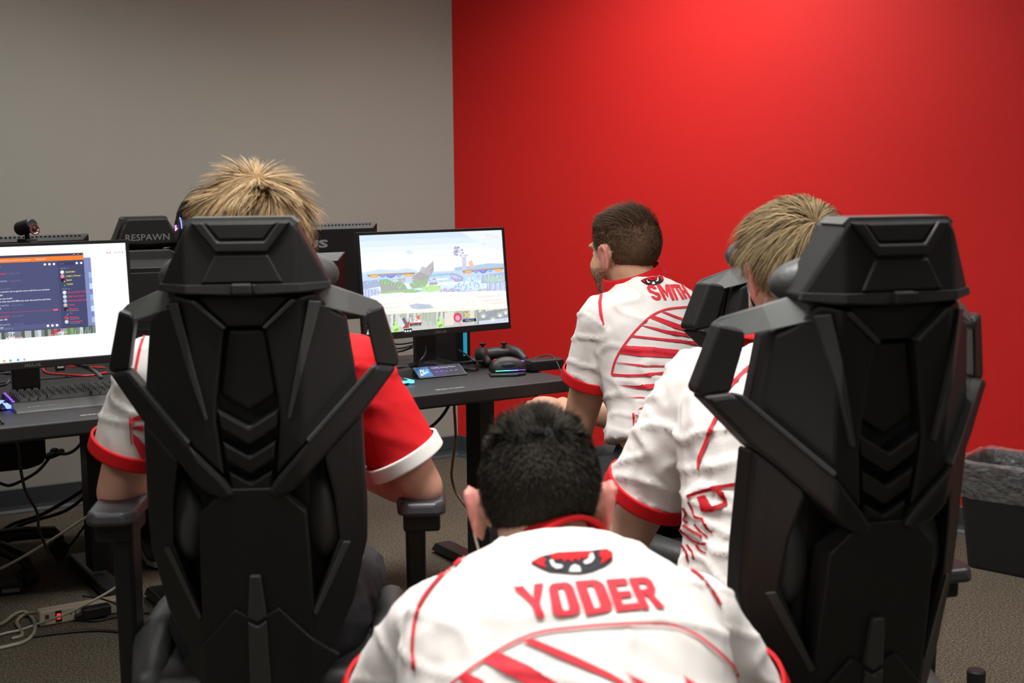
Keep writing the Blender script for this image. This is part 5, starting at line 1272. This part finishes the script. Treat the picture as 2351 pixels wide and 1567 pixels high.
print_polys('piping', stroke([(349, 728), (335, 760), (322, 800), (312, 850)], 6), tree, 'print_red', so, base)
c2 = crop(0, 920, 2.4227)
stripes = [c2(p) for p in ([(725, 100), (770, 78), (800, 85), (805, 100), (760, 110), (722, 135)], [(722, 150), (745, 140), (800, 130), (805, 165), (760, 155)], [(740, 180), (770, 200), (806, 250), (806, 340), (780, 310), (745, 230)],
           [(745, 330), (760, 345), (806, 420), (806, 432), (770, 395)], [(760, 440), (806, 500), (806, 515), (770, 465)], [(720, 90), (728, 90), (735, 240), (728, 240)])]
for q in stripes: print_polys('stripe_print', [q], tree, 'print_red', so, base)
print_polys('piping', stroke([(838, 978), (852, 1000), (862, 1035)], 5), tree, 'print_darkred', so, base)

# ================= player in the right chair
fw, rt_ = yawv(-14)
J = dict(pelvis=V3((.44, 2.14, .55)), neck=at(1800, 815, 2.34), hip_r=rt_, sh_r=rt_ + V3((0, .05, 0)), back=-fw, bow=.07, build=1.05,
         sl=at(1612, 885, 2.36), sr=at(2010, 905, 2.27), el=at(1412, 1290, 2.48), er=at(2110, 1185, 2.2))
J['wl'] = at(1470, 1330, 2.72); J['wr'] = J['er'] + fw * .22 - rt_ * .12
J['head'] = at(1820, 622, 2.38); hf, hr_ = yawv(-16); J['head_R'] = frame(hf + V3((0, 0, .10)), V3((0, 0, 1)) - hf * .10 - hr_ * .10)
J['hand_l'] = (J['wl'] - J['el'] + rt_ * .1, V3((0, 0, 1)) - rt_ * .5, rt_); J['hand_r'] = (fw - rt_ * .6, V3((0, 0, 1)) + rt_ * .3, -rt_)
legs_joint(J, fw)
P3 = make_person('light brown-haired person in a white jersey seated in the right gaming chair beside the bin', J, 'skin_fair', (.44, 2.3), wr=.0062, seed=4.1, sleeve_len=(.60, .72), sleeve_w=1.14)
make_hair('hair', J['head'], J['head_R'], 9000, st_straight, [lin('#7d6b4c'), lin('#665540'), lin('#947f5c'), lin('#4e402d'), lin('#84704e')], P3[3], P3[0], lin('#4a3b27'), .0019)
JR = J
t, so, tree, base, bo = P3
c7 = crop(1380, 800, 2.958)
print_polys('piping', [q for q in stroke(c7([(1060, 90), (980, 150), (900, 230), (850, 310), (825, 370), (790, 450), (745, 550), (715, 640), (675, 740), (662, 820)]), [8, 8, 8, 8, 7, 7, 9, 9, 9, 3])], tree, 'print_red', so, base)
st = []
st += stroke(c7([(590, 1010), (640, 985), (720, 960), (840, 935), (960, 915)]), 9)
st += [c7([(655, 1010), (710, 990), (745, 1060), (770, 1090), (720, 1110), (685, 1100)])]
st += stroke(c7([(790, 960), (830, 1000), (850, 1050)]), 10) + stroke(c7([(735, 1095), (800, 1075), (860, 1050)]), 9)
for pts in ([(600, 1040), (625, 1090), (640, 1140), (700, 1160)], [(560, 1080), (580, 1120), (570, 1165), (600, 1180)], [(560, 1200), (610, 1230), (690, 1280)], [(540, 1230), (590, 1270), (640, 1310), (720, 1330)],
            [(500, 1280), (550, 1330), (580, 1380), (600, 1450)], [(640, 1190), (680, 1240), (730, 1280)], [(680, 1150), (720, 1210), (760, 1250)], [(490, 1330), (510, 1390), (520, 1440)], [(590, 1330), (620, 1380), (640, 1430)], [(650, 1330), (680, 1370), (720, 1390)]):
    print_polys('stripe_print', stroke(c7(pts), 5), tree, 'print_darkred', so, base)
print_polys('stripe_print', st, tree, 'print_darkred', so, base)

# ================= standing-in-front: player bending forward at the front
fw, rt_ = yawv(4)
J = dict(pelvis=at(1300, 1700, 1.22) * 0 + V3((.055, 1.16, .53)), neck=at(1288, 1300, 1.63), hip_r=rt_, sh_r=rt_ + V3((0, 0, .02)), back=(-fw + V3((0, 0, .8))).normalized(), bow=.035, build=1.04,
         sl=at(1010, 1455, 1.58), sr=at(1575, 1435, 1.58), el=at(905, 1660, 1.66), er=at(1690, 1650, 1.66))
J['wl'] = J['el'] + V3((.08, .22, -.02)); J['wr'] = J['er'] + V3((-.08, .22, -.02))
J['head'] = at(1243, 1163, 1.71); J['head_R'] = frame(fw + V3((-.02, 0, -.35)), V3((-.06, 0, 1)) + fw * .35)
J['hand_l'] = (V3((.5, 1, -.2)), V3((0, 0, 1)), V3((1, 0, 0))); J['hand_r'] = (V3((-.5, 1, -.2)), V3((0, 0, 1)), V3((-1, 0, 0)))
legs_joint(J, fw, spread=.13, knee_f=.38, knee_z=.47, ank_f=.30)
P2 = make_person('dark-haired person bending forward in the foreground in a lettered white jersey', J, 'skin_fair', (.055, 1.4), hem=-.1, ch=.028, cr=.070, wr=.0035, seed=9.2, sleeve_len=(.80, .80), sleeve_w=1.1, shirt_voxel=.007)
make_hair('hair', J['head'], J['head_R'], 20000, st_short, [lin('#29251e'), lin('#332e25'), lin('#221e19'), lin('#3d362b')], P2[3], P2[0], lin('#1a1712'), .0016, segs=3)
JY = J
t, so, tree, base, bo = P2
c8 = crop(860, 880, 2.2814)
for q5 in zip('YODER', [
    [c8([p])[0] for p in ((815, 1238), (930, 1226), (885, 1052), (725, 1072))],
    [c8([p])[0] for p in ((935, 1228), (1088, 1212), (1032, 1044), (905, 1056))],
    [c8([p])[0] for p in ((1108, 1218), (1258, 1196), (1190, 1030), (1048, 1042))],
    [c8([p])[0] for p in ((1266, 1200), (1398, 1186), (1318, 1026), (1210, 1032))],
    [c8([p])[0] for p in ((1398, 1186), (1520, 1180), (1440, 1018), (1325, 1026))]]): print_polys('letter_print', lettering(q5[0], [q5[1]]), tree, 'print_red', so, base, g=6)
print_polys('piping', stroke(c8([(510, 872), (440, 940), (360, 1005), (290, 1085), (235, 1180), (212, 1290), (205, 1400), (212, 1500)]), 7), tree, 'print_red', so, base)
print_polys('piping', stroke(c8([(1625, 960), (1700, 1010), (1760, 1080), (1810, 1165)]), [4, 6, 7, 7]), tree, 'print_darkred', so, base)
fan = stroke(c8([(400, 1580), (520, 1490), (640, 1410), (760, 1345), (880, 1305), (1060, 1282), (1250, 1266), (1450, 1258), (1560, 1268), (1680, 1320), (1780, 1395), (1860, 1470), (1900, 1530)]), 6)
rays = [c8(p) for p in ([(770, 1352), (830, 1342), (1040, 1430), (1230, 1520), (1330, 1580), (1290, 1580), (1180, 1530), (990, 1450)], [(560, 1455), (655, 1412), (800, 1480), (960, 1570), (960, 1600), (800, 1580)], [(440, 1545), (490, 1520), (570, 1560), (590, 1590), (500, 1590)],
                        [(1310, 1510), (1345, 1535), (1390, 1555), (1440, 1590), (1380, 1590)], [(1610, 1530), (1650, 1560), (1700, 1590), (1640, 1590)])]
def print_fan(fan, rays, g):
    print_polys('fan_outline', fan, tree, 'print_red', so, base, g=g)
    for q in rays: print_polys('fan_ray', [q], tree, 'print_red', so, base, g=g)
print_fan(fan, rays, 6.0)
def emblem(f, tree, so, base, g=6):
    print_polys('emblem', [f([(815, 942), (870, 912), (960, 890), (1120, 882), (1180, 875), (1215, 872), (1245, 890), (1248, 925), (1210, 960), (1150, 985), (1090, 998), (1000, 996), (920, 990), (870, 970)])], tree, 'print_navy', so, base, .0022, g)
    for q in [f(p) for p in ([(825, 942), (880, 916), (900, 935), (885, 950), (905, 975), (870, 965)], [(915, 912), (960, 895), (1130, 886), (1150, 890), (1120, 915), (1095, 930), (1085, 915), (1070, 940), (1050, 925), (1035, 945), (1015, 930), (990, 945), (985, 925), (950, 935)],
                                              [(1185, 885), (1215, 878), (1240, 895), (1240, 922), (1205, 945), (1185, 955), (1195, 925), (1178, 910)])]: print_polys('emblem_red', [q], tree, 'shirt_red', so, base, .0034, g)
    for q in [f(p) for p in ([(918, 938), (935, 932), (945, 955), (985, 962), (985, 975), (955, 980), (930, 965)], [(1092, 945), (1120, 928), (1128, 905), (1145, 896), (1152, 925), (1135, 948), (1105, 958)], [(1030, 968), (1050, 958), (1075, 970), (1082, 996), (1018, 996)])]: print_polys('emblem_white', [q], tree, 'shirt_white', so, base, .0036, g)
emblem(c8, tree, so, base)

# ================= player facing the game screen
fw, rt_ = yawv(-48)
J = dict(pelvis=at(1535, 1085, 3.27), neck=at(1462, 668, 3.47), hip_r=rt_, sh_r=rt_, back=(-fw + V3((0, 0, .3))).normalized(), bow=.08, build=1.03,
         sl=at(1388, 740, 3.33), sr=at(1590, 745, 3.62), el=at(1322, 1000, 3.42), er=at(1462, 965, 3.78))
J['wl'] = at(1292, 932, 3.66); J['wr'] = at(1325, 942, 3.80)
J['head'] = at(1432, 584, 3.49); hf, hr_ = yawv(-42); J['head_R'] = frame(hf + V3((0, 0, -.06)), V3((0, 0, 1)) + hf * .06)
d_ = (at(1215, 915, 3.72) - J['wl']).normalized(); J['hand_l'] = (d_, V3((0, 0, 1)), rt_); J['hand_r'] = ((at(1235, 930, 3.84) - J['wr']).normalized(), V3((0, 0, 1)), -rt_)
J['curl'] = 30
legs_joint(J, fw, knee_z=.52)
P4 = make_person('brown-haired bearded person in a white jersey leaning towards the game screen', J, 'skin_tan', (J['pelvis'].x, J['pelvis'].y), wr=.0055, seed=6.4, sleeve_len=(.50, .55), sleeve_w=.98, hem=.15, ch=.052, cr=.086)
make_hair('hair', J['head'], J['head_R'], 12000, st_fade, [lin('#3a2c1f'), lin('#4d3c2a'), lin('#2a2019'), lin('#6a5238')], P4[3], P4[0], lin('#5c4534'), .0012, 1.012, segs=4)
t, so, tree, base, bo = P4
def stubble(J, bo, base, parent, cnt, col):
    R, hc = J['head_R'], J['head']; me = bo.data
    tr = BVHTree.FromPolygons([tuple(v.co + base) for v in me.vertices], [tuple(p.vertices) for p in me.polygons])
    rg = random.Random(4); vs, fs, cs = [], [], []
    for k in range(cnt):
        a = math.radians(rg.uniform(-95, 95)); z = rg.uniform(-.118, -.028); o = hc + R @ V3((.25 * math.sin(a), .02 + .25 * math.cos(a), z - .03))
        h = tr.ray_cast(o, ((hc + R @ V3((0, .02, z * .75))) - o).normalized())
        if h[0] is None or (abs(a) < .5 and z > -.045): continue
        n = h[1]; d = (n * .7 + R @ V3((rg.uniform(-.4, .4), -.1, -.8))).normalized(); s_ = d.cross(n).normalized() * .0005; L = rg.uniform(.003, .006)
        i = len(vs); vs += [h[0] - s_, h[0] + s_, h[0] + d * L]; fs.append((i, i + 1, i + 2)); cs.append(col)
    mb = MB(); mb.v, mb.f, mb.c = vs, fs, cs; mb.build('stubble', 'hair', parent, off=base)
stubble(J, bo, base, P4[0], 3200, lin('#4a3628'))
JS = J
c4 = crop(1180, 440, 2.5267)
print_polys('piping', stroke(c4([(508, 590), (500, 640), (505, 710), (520, 770)]), [6, 7, 7, 4]), tree, 'print_red', so, base)
fan = stroke(c4([(570, 1060), (590, 980), (640, 890), (720, 790), (800, 720), (880, 685), (980, 672), (1070, 668), (1130, 680), (1200, 720)]), 4.5) + stroke(c4([(570, 1060), (660, 1066), (760, 1062), (880, 1050), (980, 1038)]), 6)
rays = [c4(p) for p in ([(850, 700), (880, 700), (1000, 745), (1110, 790), (1200, 850), (1200, 862), (1100, 805), (980, 752)], [(785, 735), (815, 722), (940, 765), (1060, 805), (1200, 860), (1200, 872), (1060, 830), (920, 790)],
                        [(735, 775), (750, 775), (900, 805), (1040, 830), (1200, 880), (1200, 892), (1040, 850), (880, 822)], [(680, 842), (690, 832), (850, 850), (1000, 862), (1200, 895), (1200, 908), (1000, 880), (840, 862)],
                        [(605, 935), (640, 892), (760, 898), (920, 915), (1080, 928), (1220, 925), (1220, 960), (1080, 962), (900, 962), (740, 955)], [(590, 990), (600, 988), (760, 1005), (900, 1006), (1060, 1002), (1060, 1012), (900, 1016), (740, 1014)],
                        [(605, 1118), (700, 1122), (800, 1115), (920, 1102), (920, 1130), (820, 1142), (720, 1142)], [(648, 1190), (760, 1192), (860, 1186), (860, 1196), (760, 1201)], [(718, 1262), (760, 1242), (820, 1232), (830, 1246), (770, 1258)],
                        [(690, 1285), (700, 1284), (705, 1320), (695, 1370)], [(700, 1290), (740, 1302), (780, 1292), (775, 1305), (740, 1312)], [(705, 1330), (735, 1318), (745, 1345), (725, 1340), (715, 1365)], [(670, 1388), (700, 1376), (705, 1384)])]
print_fan(fan, rays, 3.6)
qs = [((805, 632), (860, 630), (815, 542), (760, 546)), ((868, 630), (930, 630), (895, 540), (825, 543)), ((935, 630), (955, 628), (920, 540), (892, 541)), ((960, 628), (1000, 624), (945, 540), (912, 541)), ((990, 622), (1030, 620), (975, 540), (945, 541))]
for ch_, q in zip('SMITH', qs): print_polys('letter_print', lettering(ch_, [[c4([p])[0] for p in q]]), tree, 'print_red', so, base, g=4)
def fS(pts):  # the same emblem, narrower on this shirt
    return c4([(735 + (x - 815) * .305 + 0, 543 - (997 - y) * .42) for x, y in pts])
emblem(fS, tree, so, base, 4)

# ================= headset wearer on the far side, facing the camera
fw, rt_ = yawv(152)
pc = V3((pF.x, pF.y, 0)) + V3((math.sin(math.radians(150)), math.cos(math.radians(150)), 0)) * .25
J = dict(pelvis=pc + V3((0, 0, .52)), hip_r=rt_, sh_r=rt_, back=-fw, bow=.03, build=1.0)
J['head'] = at(482, 520, 4.78); J['head_R'] = frame(fw + V3((0, 0, -.25)), V3((.05, 0, 1)) + fw * .2)
J['neck'] = J['head'] - V3((0.03, -.03, .19))
J['sl'] = J['neck'] - rt_ * .17 - V3((0, 0, .06)); J['sr'] = J['neck'] + rt_ * .17 - V3((0, 0, .06))
J['el'] = J['sl'] + fw * .12 - V3((0, 0, .24)) - rt_ * .05; J['er'] = J['sr'] + fw * .12 - V3((0, 0, .24)) + rt_ * .05
J['wl'] = J['el'] + fw * .20 + rt_ * .08 + V3((0, 0, .10)); J['wr'] = J['er'] + fw * .20 - rt_ * .08 + V3((0, 0, .10))
J['hand_l'] = (fw, V3((0, 0, 1)), rt_); J['hand_r'] = (fw, V3((0, 0, 1)), -rt_); legs_joint(J, fw, knee_f=.36, ank_f=.3)
P5 = make_person('person with black hair and a glowing headset, hidden behind the blond player', J, 'skin_fair', (pc.x, pc.y), wr=.004, seed=2.2, shirt='trousers', sleeve_mats=('trousers', 'trousers'), cuffs=False, collar=None, shirt_voxel=.012)
make_hair('hair', J['head'], J['head_R'], 4000, st_straight, [lin('#0c0b0b'), lin('#15120f'), lin('#1c1815')], P5[3], P5[0], lin('#0a0908'), .0024)
h0, HR = J['head'], J['head_R']
t = thing('headset', 'black headset with a blue light arc and pink logo on the far person', 'headset', (h0.x, h0.y, h0.z), 0)
def hq(x, y, z): return HR @ V3((x, y, z))
MB().tube([hq(.115 * math.sin(a), -.01, .01 + .135 * math.cos(a)) for a in [math.radians(-95 + 19 * k) for k in range(11)]], .011, 10).build('headband', 'plastic_black', t, smooth=True)
for s in (-1, 1):
    ax = HR @ rot('Y', 90 * s)
    cu = MB().lathe([(.001, -.015), (.042, -.015), (.047, -.005), (.047, .012), (.038, .022), (.001, .024)], hq(s * .098, -.005, -.012), 24, ax).build('ear_cup', 'plastic_black', t, smooth=False, bevel=.002)
    MB().tube([hq(s * .112, -.005 + .044 * math.cos(math.radians(a)), -.012 + .044 * math.sin(math.radians(a))) for a in range(20, 165, 12)], .0022, 6).build('light_arc', 'led_blue', cu, smooth=True)
    MB().tube([hq(s * .1225, .012, -.005), hq(s * .1225, -.008, -.018), hq(s * .1225, -.018, -.004), hq(s * .1225, -.004, .002), hq(s * .1225, -.002, -.012)], .0025, 6).build('logo_light', 'led_pink', cu, smooth=True)

# ---- face masks
def make_mask(J, base, parent, m='mask_blue'):
    R, hc = J['head_R'], J['head']; mb = MB(); rs = []
    for i in range(7):
        v = i / 6; z = -.012 - .095 * v; ring = []
        for k in range(13):
            a = math.radians(-63 + 10.5 * k); ry = .100 + .012 * math.sin(math.pi * min(1, v * 1.2)) - .018 * v; rx = .073 - .014 * v
            ring.append(hc + R @ V3((rx * math.sin(a), .012 + ry * math.cos(a), z)))
        rs.append(ring)
    vs = [p for r_ in rs for p in r_]; mb.add(vs, [(i * 13 + j, i * 13 + j + 1, (i + 1) * 13 + j + 1, (i + 1) * 13 + j) for i in range(6) for j in range(12)])
    o = mb.build('face_mask', m, parent, smooth=True, off=base); s = o.modifiers.new('solid', 'SOLIDIFY'); s.thickness = .002
    for sx in (-1, 1):
        for zz, ze in ((-.02, .022), (-.095, -.034)):
            MB().tube([hc + R @ V3(p) for p in ((sx * .071, .03, zz), (sx * .084, .008, (zz + ze) / 2), (sx * .0905, -.006, ze), (sx * .0915, -.0125, (ze - .006) / 2))], .0017, 6).build('ear_loop', 'mask_loop', o, smooth=True, off=base)
make_mask(JY, P2[3], P2[0]); make_mask(JR, P3[3], P3[0])

# low stool under the person in the foreground
t = thing('stool', 'low black stool under the person bending forward in the foreground', 'stool', (.055, 1.14, 0), 0)
MB().lathe([(.001, .36), (.15, .36), (.165, .375), (.165, .405), (.15, .42), (.001, .42)], (0, 0, 0), 24).build('seat', 'leather_black', t)
for k in range(4):
    a = math.radians(45 + 90 * k); MB().tube([(.10 * math.cos(a), .10 * math.sin(a), .365), (.16 * math.cos(a), .16 * math.sin(a), .011)], .011, 8).build('leg', 'metal_dark', t, smooth=True)
MB().tube([(.135 * math.cos(k * math.pi / 12), .135 * math.sin(k * math.pi / 12), .16) for k in range(25)], .007, 8).build('foot_ring', 'metal_dark', t, smooth=True)
